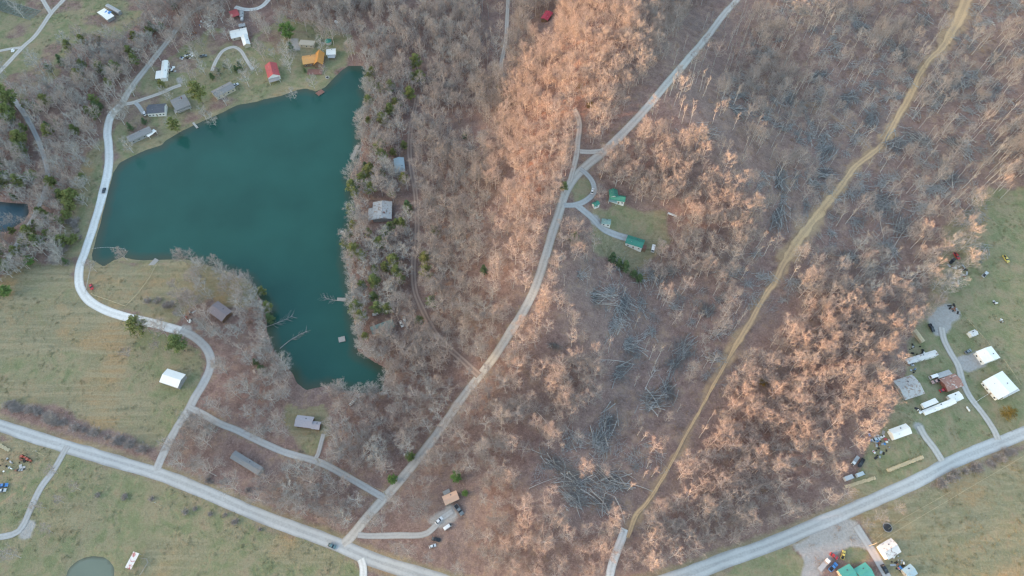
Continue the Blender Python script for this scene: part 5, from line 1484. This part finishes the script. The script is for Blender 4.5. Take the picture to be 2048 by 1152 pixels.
# trees placed one by one: (base or crown pixel, kind, scale, label)
HAND = [
 (572,58,'round',1.9,'tall bright green conifer at the top of the lake yards','tall'),
 (391,180,'pine',1.6,'large yellow green pine between the grey roofed houses',0),
 (448,130,'cedar',0.6,'dark green shrub in the hedge below the looped drive, right end',0),(422,150,'cedar',0.75,'dark green shrub in the hedge below the looped drive, left end',0),(435,140,'cedar',0.7,'dark green shrub in the middle of the hedge below the looped drive',0),(478,130,'cedar',0.8,'dark green bush at the end of the looped drive',0),(470,135,'cedar',0.7,'second dark green bush near the end of the looped drive',0),
 (638,76,'cedar',0.75,'small round dark evergreen beside the beige outbuilding',0),(258,252,'cedar',0.8,'dark evergreen beside the weathered grey house',0),(286,240,'cedar',0.7,'dark evergreen below the white parked car',0),
 (346,248,'pine',1.1,'hazy olive evergreen on the lake bank below the dark roofed house',0),(322,168,'pine',0.75,'olive evergreen below the white mobile home',0),
 (580,92,'cedar',1.0,'dark evergreen at the foot of the tall bright conifer',0),
 (609,140,'cedar',0.5,'round dark shrub left of the timber terrace',0),
 (268,645,'pine',1.45,'broad olive green pine over the white lake road',0),(353,685,'pine',1.35,'broad olive green pine beside the lane bend',0),
 (520,735,'cedar',0.9,'dark green shrub on the bank of the south arm, lower one',0),(510,722,'cedar',0.7,'dark green shrub on the bank of the south arm, upper one',0),(534,612,'pine',0.8,'green pine overhanging the west bank of the south arm',0),(538,634,'cedar',1.0,'dark evergreen on the west bank of the south arm',0),(521,580,'pine',0.8,'yellow green pine on the tip of the sandy point',0),
 (912,953,'round',0.95,'bright green round evergreen above the peach roofed cabin',0),(930,986,'round',0.55,'small bright green bush at the corner of the peach cabin',0),(820,912,'round',0.85,'bright green evergreen at the edge of the diagonal road, upper one',0),(785,958,'round',0.85,'bright green evergreen at the edge of the diagonal road, lower one',0),
 (1226,513,'cedar',1.0,'green cedar in the row below the garage, first from the left',0),(1239,524,'cedar',0.85,'green cedar in the row below the garage, second from the left',0),(1252,530,'cedar',1.1,'green cedar in the row below the garage, third from the left',0),(1269,545,'cedar',0.8,'green cedar in the row below the garage, fourth from the left',0),(1280,553,'cedar',0.9,'green cedar at the right end of the row below the garage',0),
 (1150,470,'cedar',1.1,'dark cedar in the clump left of the green garage',0),
 (2018,826,'golden',1.15,'round golden leaved tree beside the right hand drive',0),(1526,764,'golden',0.7,'small yellow green tree alone in the big right wood',0),
 (830,120,'pine',1.2,'yellow green pine in the wood northeast of the lake, topmost',0),(838,148,'pine',1.1,'yellow green pine in the wood northeast of the lake, second',0),(780,172,'pine',1.0,'yellow green pine near the northeast corner of the lake',0),(790,205,'pine',0.9,'yellow green pine south of the lake corner',0),
 (722,355,'pine',1.1,'green pine on the east shore below the long dock',0),(735,340,'pine',1.2,'larger green pine above the patched roof',0),(740,372,'pine',1.1,'green pine just above the patched roof',0),(730,330,'cedar',1.0,'dark evergreen by the long east shore dock',0),(814,408,'cedar',1.3,'dark evergreen between patched roof and forest track',0),(793,445,'pine',0.7,'small yellow green pine below the patched roof',0),(868,458,'pine',0.8,'yellow green pine beside the forest track, upper one',0),
 (850,515,'pine',1.0,'yellow green pine beside the forest track, middle one',0),(852,540,'pine',1.2,'tall yellow green pine beside the forest track',0),(862,600,'pine',0.95,'yellow green pine beside the forest track, lower one',0),(713,610,'pine',0.9,'green pine near the small southeast dock',0),(720,628,'pine',1.0,'green pine left of the faded teal roof',0),(763,610,'cedar',0.8,'dark evergreen above the faded teal roof',0),(838,640,'pine',0.7,'green pine between forest track and teal roof',0),(688,485,'pine',0.8,'green pine at the waterline of the east shore',0),(700,415,'pine',0.9,'green pine at the waterline beside the patched roof',0),
 (968,537,'cedar',0.9,'lone dark evergreen in the wood left of the diagonal road',0),(930,268,'cedar',0.8,'dark evergreen at the small clearing in the wood',0),(998,172,'golden',0.6,'yellowish small tree by the upper forest lane',0),(1160,172,'golden',0.7,'yellowish tree on the slope above the upper forest lane',0),(1180,210,'golden',0.7,'yellowish tree lower on the slope by the forest lane',0),(1128,372,'pine',0.7,'yellow green pine at the edge of the diagonal road near the loop',0),
 (10,190,'pine',1.6,'big yellow green pine at the left edge, upper one',0),(8,225,'pine',1.5,'big yellow green pine at the left edge, lower one',0),(40,272,'pine',1.0,'green pine beside the left edge lane',0),(30,305,'cedar',1.2,'dark evergreen by the left edge lane',0),(8,350,'round',1.3,'bright green evergreen above the dark blue pond',0),(60,350,'round',1.2,'bright green evergreen between the pond and the left lane',0),(55,520,'round',1.1,'bright green evergreen at the top of the dry field',0),(8,580,'round',1.2,'bright green evergreen at the left edge of the dry field',0),(135,90,'pine',0.9,'green pine in the top left wood, first',0),(120,120,'cedar',1.2,'dark evergreen in the top left wood',0),(190,75,'pine',0.9,'green pine at the edge of the top left field',0),(300,50,'cedar',1.3,'dark evergreen left of the north lane',0),(345,5,'cedar',1.0,'dark evergreen at the top edge left of the north lane',0),
 (425,240,'pale',0.9,'pale leafless tree leaning over the lake at the north shore',0),(445,195,'pale',1.0,'leafless tree in front of the long low grey house',0),(586,188,'pale',0.8,'pale leafless tree at the water below the red cottage',0),(575,120,'pale',1.1,'leafless tree between the red cottage and the orange house',0),(490,155,'pale',1.1,'leafless tree right of the silver pickup',0),(405,225,'pale',0.8,'leafless tree on the bank right of the square grey house',0),(530,60,'bare',1.0,'leafless tree left of the tall bright conifer',0),(520,100,'bare',1.1,'leafless tree beside the white L-shaped house',0),(295,120,'bare',1.2,'broad leafless tree over the north lane',0),(345,80,'bare',1.2,'broad leafless tree right of the north lane',0),(425,30,'bare',1.1,'leafless tree by the red carport',0),(462,45,'bare',1.0,'leafless tree above the white L-shaped house',0),(700,100,'bare',1.0,'leafless tree at the end of the lawn by the orange house',0),
 (1222,340,'spreading',1.15,'broad leafless tree behind the curved drive and green house',0),(1200,385,'spreading',0.75,'leafless tree left of the green roofed house',0),
 (252,705,'spreading',0.62,'grey leafless tree standing in the dry field',0),(310,690,'spreading',0.55,'purplish leafless tree beside the olive pine in the field',0),
 (745,782,'spreading',0.85,'pale round crowned tree at the south end of the lake',0),(570,725,'pale',1.1,'leafless tree on the west bank of the south arm',0),
 (395,545,'spreading',0.8,'leafless tree on the beach lawn near the shore',0),(440,545,'spreading',0.8,'leafless tree on the sandy bank, right one',0),(370,600,'spreading',0.75,'leafless tree left of the mauve roof',0),
 (1760,1035,'spreading',0.7,'orange lit leafless tree left of the trampoline',0),(1798,1015,'spreading',0.6,'orange lit leafless tree above the trampoline',0),(1735,1048,'spreading',0.55,'orange lit leafless tree by the gravel lot',0),
 (100,940,'bare',0.7,'leafless tree over the lower left drive, upper one',0),(75,1010,'bare',0.75,'leafless tree beside the lower left drive, lower one',0),(115,1000,'bare',0.6,'leafless tree right of the lower left drive',0),(90,1060,'bare',0.7,'leafless tree at the bend of the lower left drive',0),(150,975,'bare',0.6,'thin leafless tree on the lower left grass',0),(20,1110,'bare',0.9,'leafless tree at the bottom left corner',0),
 (752,660,'spreading',0.8,'leafless tree in front of the faded teal roof, left one',0),(782,652,'spreading',0.85,'leafless tree in front of the faded teal roof, right one',0),(797,345,'pale',0.9,'leafless tree in front of the pale blue grey metal roof',0),(766,672,'spreading',0.9,'broad leafless tree below the faded teal roof',0),
 (100,835,'spreading',0.6,'grey leafless tree on the north verge of the paved road',0),(1100,1035,'pale',0.9,'pale leafless tree in the lower middle wood',0),
]
for (px, py, k, s, lab, _) in HAND:
    hh = PROTO[k][0][3]*s*0.6
    q = P(px, py, hh)
    TREES.append(dict(x=q.x, y=q.y, z=gz(q.x, q.y), k=k, s=s, r=random.random()*6.283, v=random.randrange(len(PROTO[k])), px=px, py=py, hand=lab))
east = [(738,142),(735,165),(728,180),(736,196),(728,225),(720,252),(722,282),(718,318),(700,352),(706,388),(712,430),(704,448),(694,478),(692,525),(700,563),(704,598),(704,626),(716,676),(714,701),(745,722),(774,738),(764,783)]
ew = smooth_line([flat(*p) for p in east], 4.2)
ww_ = smooth_line([flat(*p) for p in [(764,783),(745,786),(722,787),(690,781),(668,776)]], 4.6)
wb_ = smooth_line([flat(*p) for p in [(590,758),(575,738),(556,711),(544,693),(534,663),(534,640),(540,621),(520,596),(500,568)]], 4.6)
for ew, i in [(l, i) for l in (ew, ww_, wb_) for i in range(1, len(l)-1)]:
    tvx, tvy = ew[i+1]-ew[i-1]; n_ = math.hypot(tvx, tvy); ox, oy = -tvy/n_, tvx/n_
    dd = random.uniform(0.8, 3.0); x, y = ew[i][0]+ox*dd, ew[i][1]+oy*dd
    if in_poly(np.array([x]), np.array([y]), LAKE)[0]: x, y = ew[i][0]-ox*dd, ew[i][1]-oy*dd
    if any(math.hypot(x-b[0], y-b[1]) < b[2]-1 for b in BUILD_CIRC) or random.random() < 0.12: continue
    z = gz(x, y); a, b = proj(x, y, z+9)
    TREES.append(dict(x=x, y=y, z=z, k='pale', s=random.uniform(0.6, 0.95), r=random.random()*6.28, v=random.randrange(4), px=float(a), py=float(b), hand=None))
DESC = {'bare': 'bare grey tree', 'pale': 'pale leafless tree', 'slender': 'thin leafless tree', 'spreading': 'broad leafless tree', 'pine': 'olive green pine', 'cedar': 'dark green cedar', 'round': 'bright green evergreen', 'golden': 'yellowish tree'}
NAME = {'bare': 'bare_tree', 'pale': 'pale_bare_tree', 'slender': 'slender_tree', 'spreading': 'spreading_tree', 'pine': 'pine_tree', 'cedar': 'cedar_tree', 'round': 'evergreen_tree', 'golden': 'golden_tree'}
def put_tree(t):
    tm, cm, jm, h = PROTO[t['k']][t['v']]
    if t['hand']: lab, grp = t['hand'], None
    else:
        size = 'large' if t['s'] > 1.0 else 'small' if t['s'] < 0.82 else 'mid-sized'
        where = land(t['px'], t['py'])
        lab = '%s %s %s' % (size, DESC[t['k']], where); grp = '%ss %s' % (DESC[t['k']], where)
    e = thing(NAME[t['k']], lab, 'tree', (t['x'], t['y'], t['z']), t['r'], grp)
    e.scale = (t['s'],)*3
    obj('trunk', tm, e); obj('crown', cm, e)

def gn_forest(name, label, cat, meshes, pts):
    """one mass of far-off things that reads as a whole: instances on points"""
    protos = bpy.data.collections.new(name + '_kinds')
    for i, m in enumerate(meshes):
        po = bpy.data.objects.new('%s_kind_%02d' % (name, i), m); protos.objects.link(po)
    me = bpy.data.meshes.new(name)
    n = len(pts)
    me.vertices.add(n); me.vertices.foreach_set('co', np.array([p[:3] for p in pts], np.float32).ravel())
    for an, ty_, k in (('rz', 'FLOAT', 3), ('sc', 'FLOAT', 4)):
        at = me.attributes.new(an, ty_, 'POINT'); at.data.foreach_set('value', np.array([p[k] for p in pts], np.float32))
    at = me.attributes.new('which', 'INT', 'POINT'); at.data.foreach_set('value', np.array([p[5] for p in pts], np.int32))
    me.update()
    o = obj(name, me)
    ng = bpy.data.node_groups.new(name + '_nodes', 'GeometryNodeTree')
    ng.interface.new_socket('Geometry', in_out='INPUT', socket_type='NodeSocketGeometry')
    ng.interface.new_socket('Geometry', in_out='OUTPUT', socket_type='NodeSocketGeometry')
    gi = ng.nodes.new('NodeGroupInput'); go = ng.nodes.new('NodeGroupOutput')
    ci = ng.nodes.new('GeometryNodeCollectionInfo'); ci.inputs['Collection'].default_value = protos
    ci.inputs['Separate Children'].default_value = True; ci.inputs['Reset Children'].default_value = True
    iop = ng.nodes.new('GeometryNodeInstanceOnPoints'); iop.inputs['Pick Instance'].default_value = True
    def attr(nm, dt):
        a = ng.nodes.new('GeometryNodeInputNamedAttribute'); a.data_type = dt; a.inputs['Name'].default_value = nm
        return [s for s in a.outputs if s.enabled and s.name == 'Attribute'][0]
    cx = ng.nodes.new('ShaderNodeCombineXYZ'); ng.links.new(attr('rz', 'FLOAT'), cx.inputs['Z'])
    er = ng.nodes.new('FunctionNodeEulerToRotation'); ng.links.new(cx.outputs[0], er.inputs[0])
    L = ng.links.new
    L(gi.outputs[0], iop.inputs['Points']); L(ci.outputs[0], iop.inputs['Instance'])
    L(attr('which', 'INT'), iop.inputs['Instance Index']); L(er.outputs[0], iop.inputs['Rotation']); L(attr('sc', 'FLOAT'), iop.inputs['Scale'])
    L(iop.outputs[0], go.inputs[0])
    md = o.modifiers.new('scatter', 'NODES'); md.node_group = ng
    return tag(o, label, cat, None, 'stuff')

by_kind = {}
for t in TREES: by_kind.setdefault(t['k'], []).append(t)
STUFF = {'bare': ('bare_woodland', 'dense mass of bare brown grey woodland trees', 'woodland'), 'pale': ('pale_woodland', 'mass of pale leafless trees along the lake shores', 'woodland'), 'spreading': ('spreading_woodland', 'mass of broad leafless trees in the lower woods', 'woodland'), 'slender': ('slender_woodland', 'scattered thin leafless trees over the cut-over ground', 'woodland')}
LIMIT = {'bare': 290, 'spreading': 280, 'pale': 280, 'slender': 280}
print('TREES', {k: len(v) for k, v in by_kind.items()})
for k, ts in by_kind.items():
    def appar(t):
        vis = (0 < t['px'] < 2048) and (10 < t['py'] < 1152)
        return (1e6 if t['hand'] else 0) + (1e3 if vis else 0) + t['s']*(1200 + t['py'])/1000.0
    ts.sort(key=appar, reverse=True)
    lim = LIMIT.get(k, 9999)
    for t in ts[:lim]: put_tree(t)
    rest = ts[lim:]
    if rest:
        nm, lab, cat = STUFF[k]
        gn_forest(nm, lab, cat, [p[2] for p in PROTO[k]], [(t['x'], t['y'], t['z'], t['r'], t['s'], t['v']) for t in rest])

# undergrowth on the woodland floor and in the cut-over ground
ux = rng.uniform(-470, 470, 16000); uy = rng.uniform(20, 545, 16000); uz = ground_z(ux, uy)
upx, upy = proj(ux, uy, uz)
keep = (upx > -20) & (upx < 2068) & (upy > -20) & (upy < 1180)
cutu = in_poly(upx, upy, cut_poly)
keep &= cutu | (rng.random(ux.shape) < 0.45)
for poly in GRASS_PX + DRY_PX: keep &= ~in_poly(upx, upy, poly)
for W in WATERS: keep &= ~in_poly(ux, uy, W)
for pts, hw, nm in ROADS: keep &= seg_dist(ux, uy, pts[::3].tolist()) > hw+1.2
keep &= clay_field(ux, uy, CLAY_W) < 0.85
for (bx, by, br) in BUILD_CIRC: keep &= np.hypot(ux-bx, uy-by) > br
gn_forest('undergrowth', 'low dry brush and saplings over the woodland floor', 'undergrowth', TUFTS,
          [(a, b, c, random.random()*6.28, random.uniform(0.7, 1.9), random.randrange(3)) for a, b, c in zip(ux[keep], uy[keep], uz[keep])])

# rough grass standing in the fields and yards
M_GTUFT = bark_mat('grass_blades', (0.27, 0.26, 0.15), (0.33, 0.29, 0.18), (0.21, 0.23, 0.125))
GT = [shrub_proto(0.35, 0.9, 22, 0.06).mesh('grass', M_GTUFT) for _ in range(3)]
hx_ = rng.uniform(-470, 470, 60000); hy_ = rng.uniform(20, 545, 60000); hz_ = ground_z(hx_, hy_); hpx, hpy = proj(hx_, hy_, hz_)
kg = np.zeros(hx_.shape, bool)
for poly in GRASS_PX + DRY_PX: kg |= in_poly(hpx, hpy, poly)
kg &= rng.random(hx_.shape) < sstep(0.3, 0.75, 0.6*vnoise(hx_, hy_, 12, 95) + 0.4*vnoise(hx_, hy_, 4, 96))
kg &= ~in_poly(hpx, hpy, GRAVEL_PX[0])
for poly in GRAVEL_PX: kg &= ~in_poly(hpx, hpy, poly)
for W in WATERS: kg &= ~in_poly(hx_, hy_, W)
for pts, hw, nm in ROADS: kg &= seg_dist(hx_, hy_, pts[::3].tolist()) > hw+0.4
for (bx, by, br) in BUILD_CIRC: kg &= np.hypot(hx_-bx, hy_-by) > br
gn_forest('grass', 'rough pale grass tufts over the fields and yards', 'grass', GT,
          [(a, b, c, random.random()*6.28, random.uniform(0.6, 1.6), random.randrange(3)) for a, b, c in zip(hx_[kg], hy_[kg], hz_[kg])])

# brush and small stems left lying over the cut-over ground
STICKS = []
for _ in range(3):
    m = MB()
    for i in range(9):
        a = random.gauss(0, 0.5); L_ = random.uniform(2.5, 7)
        p = Vector((random.gauss(0, 1.6), random.gauss(0, 1.6), random.uniform(0.08, 0.4))); d = Vector((math.cos(a)*L_, math.sin(a)*L_, random.uniform(-0.1, 0.25)))
        m.tube(p-d/2, p+d/2, 0.10, 0.04, 3, False)
    STICKS.append(m.mesh('stick', M_LOG))
TANGLES = []
for _ in range(3):
    m = MB()
    for i in range(26):
        a = random.gauss(0, 0.7); L_ = random.uniform(3, 9)
        p = Vector((random.gauss(0, 2.6), random.gauss(0, 1.6), random.uniform(0.1, 0.9))); d = Vector((math.cos(a)*L_, math.sin(a)*L_, random.uniform(-0.4, 0.6)))
        m.tube(p-d/2, p+d/2, random.uniform(0.10, 0.2), 0.05, 4, False)
    TANGLES.append(m.mesh('tangle', M_LOG))
kx = rng.uniform(-150, 470, 9000); ky = rng.uniform(20, 545, 9000); kz = ground_z(kx, ky); kpx, kpy = proj(kx, ky, kz)
kk = in_poly(kpx, kpy, cut_poly) | in_poly(kpx, kpy, FOREST[-8][0]) | in_poly(kpx, kpy, [(1110,500),(1330,540),(1480,560),(1420,660),(1370,780),(1290,900),(1260,1020),(1120,1010),(1060,950),(1160,850),(1220,740),(1200,640)])
kk &= (clay_field(kx, ky, CLAY_W) < 0.3) & (vnoise(kx, ky, 25, 91) > 0.36) & (rng.random(kx.shape) < 0.8)
for poly in GRASS_PX: kk &= ~in_poly(kpx, kpy, poly)
for pts, hw, nm in ROADS: kk &= seg_dist(kx, ky, pts[::3].tolist()) > hw+4
gn_forest('brush_litter', 'grey stems and branches strewn over the cut-over ground', 'brushwood', STICKS + TANGLES,
          [(a, b, c, random.gauss(0.9, 0.8), random.uniform(0.6, 1.3), random.choices(range(6), (4, 4, 4, 2, 2, 2))[0]) for a, b, c in zip(kx[kk], ky[kk], kz[kk])])

# shrubs along the verges: each its own thing
SHRUB_LINES = [([(0,812),(40,820),(80,826),(120,846),(160,862),(200,872),(250,886),(290,900)], 34, 'bare thicket shrub on the north verge of the paved road'),
 ([(150,975),(230,990),(300,1000),(360,1015),(440,1030),(500,1052),(560,1075)], 11, 'low bare shrub on the south verge of the paved road'),
 ([(140,420),(150,460),(165,480),(120,500),(100,520),(135,530)], 22, 'bare bramble shrub on the bank west of the lake road'),
 ([(410,960),(450,965),(490,970),(520,985)], 8, 'bare shrub below the dark mobile home'),
 ([(1870,975),(1930,945),(1990,920),(2040,895)], 16, 'scrubby shrub on the field side of the paved road'),
 ([(300,600),(340,615),(360,640)], 6, 'bare shrub beside the beach lawn')]
for line, n, lab in SHRUB_LINES:
    for i in range(n):
        t = random.random()*(len(line)-1); k = int(t); f = t-k
        px = line[k][0]*(1-f)+line[min(k+1, len(line)-1)][0]*f + random.gauss(0, 4); py = line[k][1]*(1-f)+line[min(k+1, len(line)-1)][1]*f + random.gauss(0, 4)
        q = P(px, py)
        if min(float(seg_dist(np.array([q.x]), np.array([q.y]), pts[::3].tolist())[0]) - hw for pts, hw, nm in ROADS) < 0.8: continue
        o = obj('shrub', SHRUBS[random.randrange(3)], None, q, (0, 0, random.random()*6)); s = random.uniform(0.9, 1.8)*(0.6 if 'low' in lab else 1); o.scale = (s, s, s*0.9)
        tag(o, lab, 'shrub', lab.replace('shrub', 'shrubs'))

# ------------------------------------------------------------------ felled timber
def log_mesh(L, r, bend=0.0):
    m = MB(); prev = Vector((-L/2, 0, 0)); n = 4
    for i in range(1, n+1):
        t = i/n; p = Vector((-L/2+L*t, bend*math.sin(t*math.pi)*L*0.08, 0))
        m.tube(prev, p, r*(1-0.7*(i-1)/n), r*(1-0.7*t), 5, i in (1, n)); prev = p
    return m.mesh('log', M_LOG)
LOGS = [log_mesh(L, r, b) for L, r, b in ((9,0.2,0.3),(12,0.22,-0.5),(15,0.24,0.6),(7,0.18,0),(11,0.2,-0.2))]
SLASHES = []
for _ in range(3):
    m = MB()
    for i in range(150):
        p = Vector((random.gauss(0, 3.6), random.gauss(0, 1.8), abs(random.gauss(0.2, 0.3))))
        d = Vector((random.gauss(0, 1)*1.6+0.5, random.gauss(0, 0.8), random.gauss(0, 0.25))).normalized()
        m.strip(p, p+d*random.uniform(1.5, 4.5), random.uniform(0.07, 0.15))
    SLASHES.append(m.mesh('slash', M_SLASH))
for (px, py, (dx, dy), sc, n, lab) in PILES:
    if py < 560 and px > 1380: sc, n = sc*1.35, int(n*1.3)
    q = P(px, py, 0.5); e = P(px+dx, py+dy, 0.5); rz = math.atan2(e.y-q.y, e.x-q.x)
    root = thing('slash_pile', lab, 'slash pile', (q.x, q.y, gz(q.x, q.y)), rz)
    for i in range(int(n*1.9)):
        x, y = random.gauss(0, 3.6*sc), random.gauss(0, 2.3*sc)
        o = obj('log', random.choice(LOGS), root, (x, y, 0.25+abs(random.gauss(0, 0.55))), (0, random.gauss(0, 0.05), random.gauss(0, 0.5) + (math.pi if random.random() < 0.4 else 0)))
        s = random.uniform(0.7, 1.1)*min(1.1, sc); o.scale = (s, s*1.1, s*1.1)
    for k in range(3):
        o = obj('brushwood', SLASHES[random.randrange(3)], root, (random.gauss(0, 2.4), random.gauss(0, 1.6), 0.1), (0, 0, random.gauss(0, 0.6))); o.scale = (sc*1.1, sc*1.1, 1.2); o['kind'] = 'stuff'
def fallen_tree(a, b, label, r=0.28, mat=None, crown=True, water_z=None):
    A = P(*a, 0.4) if water_z is None else Vector((*flat(*a, water_z), water_z)); B = P(*b, 0.4) if water_z is None else Vector((*flat(*b, water_z), water_z))
    d = B-A; L = d.length; rz = math.atan2(d.y, d.x)
    root = thing('fallen_tree', label, 'fallen tree', (A.x, A.y, A.z), rz)
    m = MB(); prev = Vector((0,0,0)); k = random.choice((-1, 1))
    for i in range(1, 7):
        t = i/6; p = Vector((L*t, k*L*0.05*math.sin(t*math.pi), (d.z*t) + 0.15*math.sin(t*3)))
        m.tube(prev, p, r*(1-0.75*(i-1)/6), r*(1-0.75*t), 6, i in (1, 6)); prev = p
    m.build('trunk', mat or M_LOGW, root)
    if crown:
        c = MB()
        for i in range(26):
            t = random.uniform(0.45, 1.0); p = Vector((L*t, k*L*0.05*math.sin(t*math.pi), d.z*t+0.1)); s = random.choice((-1, 1))
            e = p + Vector((random.uniform(0.6, 1.6), s*random.uniform(0.5, 1.6), random.uniform(-0.1, 0.4))) * (L*0.10)
            c.tube(p, e, 0.07, 0.03, 3, False)
            for _ in range(3):
                q = p.lerp(e, random.uniform(0.4, 1)); c.strip(q, q+Vector((random.uniform(0.3, 1), s*random.uniform(0.1, 1), random.uniform(0, 0.3)))*L*0.05, 0.07)
        c.build('branch_crown', mat or M_LOGW, root)
fallen_tree((1268,729),(1196,720), 'long white fallen tree lying above the gully')
fallen_tree((1290,780),(1317,735), 'pale fallen tree in the gully beside the bend', 0.22)
fallen_tree((1058,977),(1150,950), 'long curved pale trunk left of the biggest slash heap', 0.2, None, False)
fallen_tree((1104,860),(1054,808), 'pale fallen trunk in the brown clearing', 0.22, None, False)
fallen_tree((1192,608),(1262,622), 'pale trunk across the large slash pile', 0.18, None, False)
fallen_tree((1902,75),(1925,82), 'pale trunk lying across the top of the clay track', 0.25, None, False)
fallen_tree((1768,475),(1760,405), 'curved grey trunk standing out right of the clay track', 0.2)
fallen_tree((1840,500),(1868,455), 'grey fallen tree near the junk at upper right', 0.22)
fallen_tree((1786,498),(1848,425), 'long grey fallen tree in the right cut-over ground', 0.25)
fallen_tree((1904,188),(1935,135), 'pale broken tree beside the upper clay track', 0.28)
fallen_tree((506,660),(585,632), 'grey dead tree fallen into the south arm of the lake, upper one', 0.26, M_WOOD, True, 0.15)
fallen_tree((560,697),(614,662), 'grey dead tree fallen into the south arm of the lake, lower one', 0.26, M_WOOD, True, 0.15)
fallen_tree((704,603),(644,594), 'dark fallen tree lying in the water beside the small dock', 0.22, M_WOOD, True, 0.1)
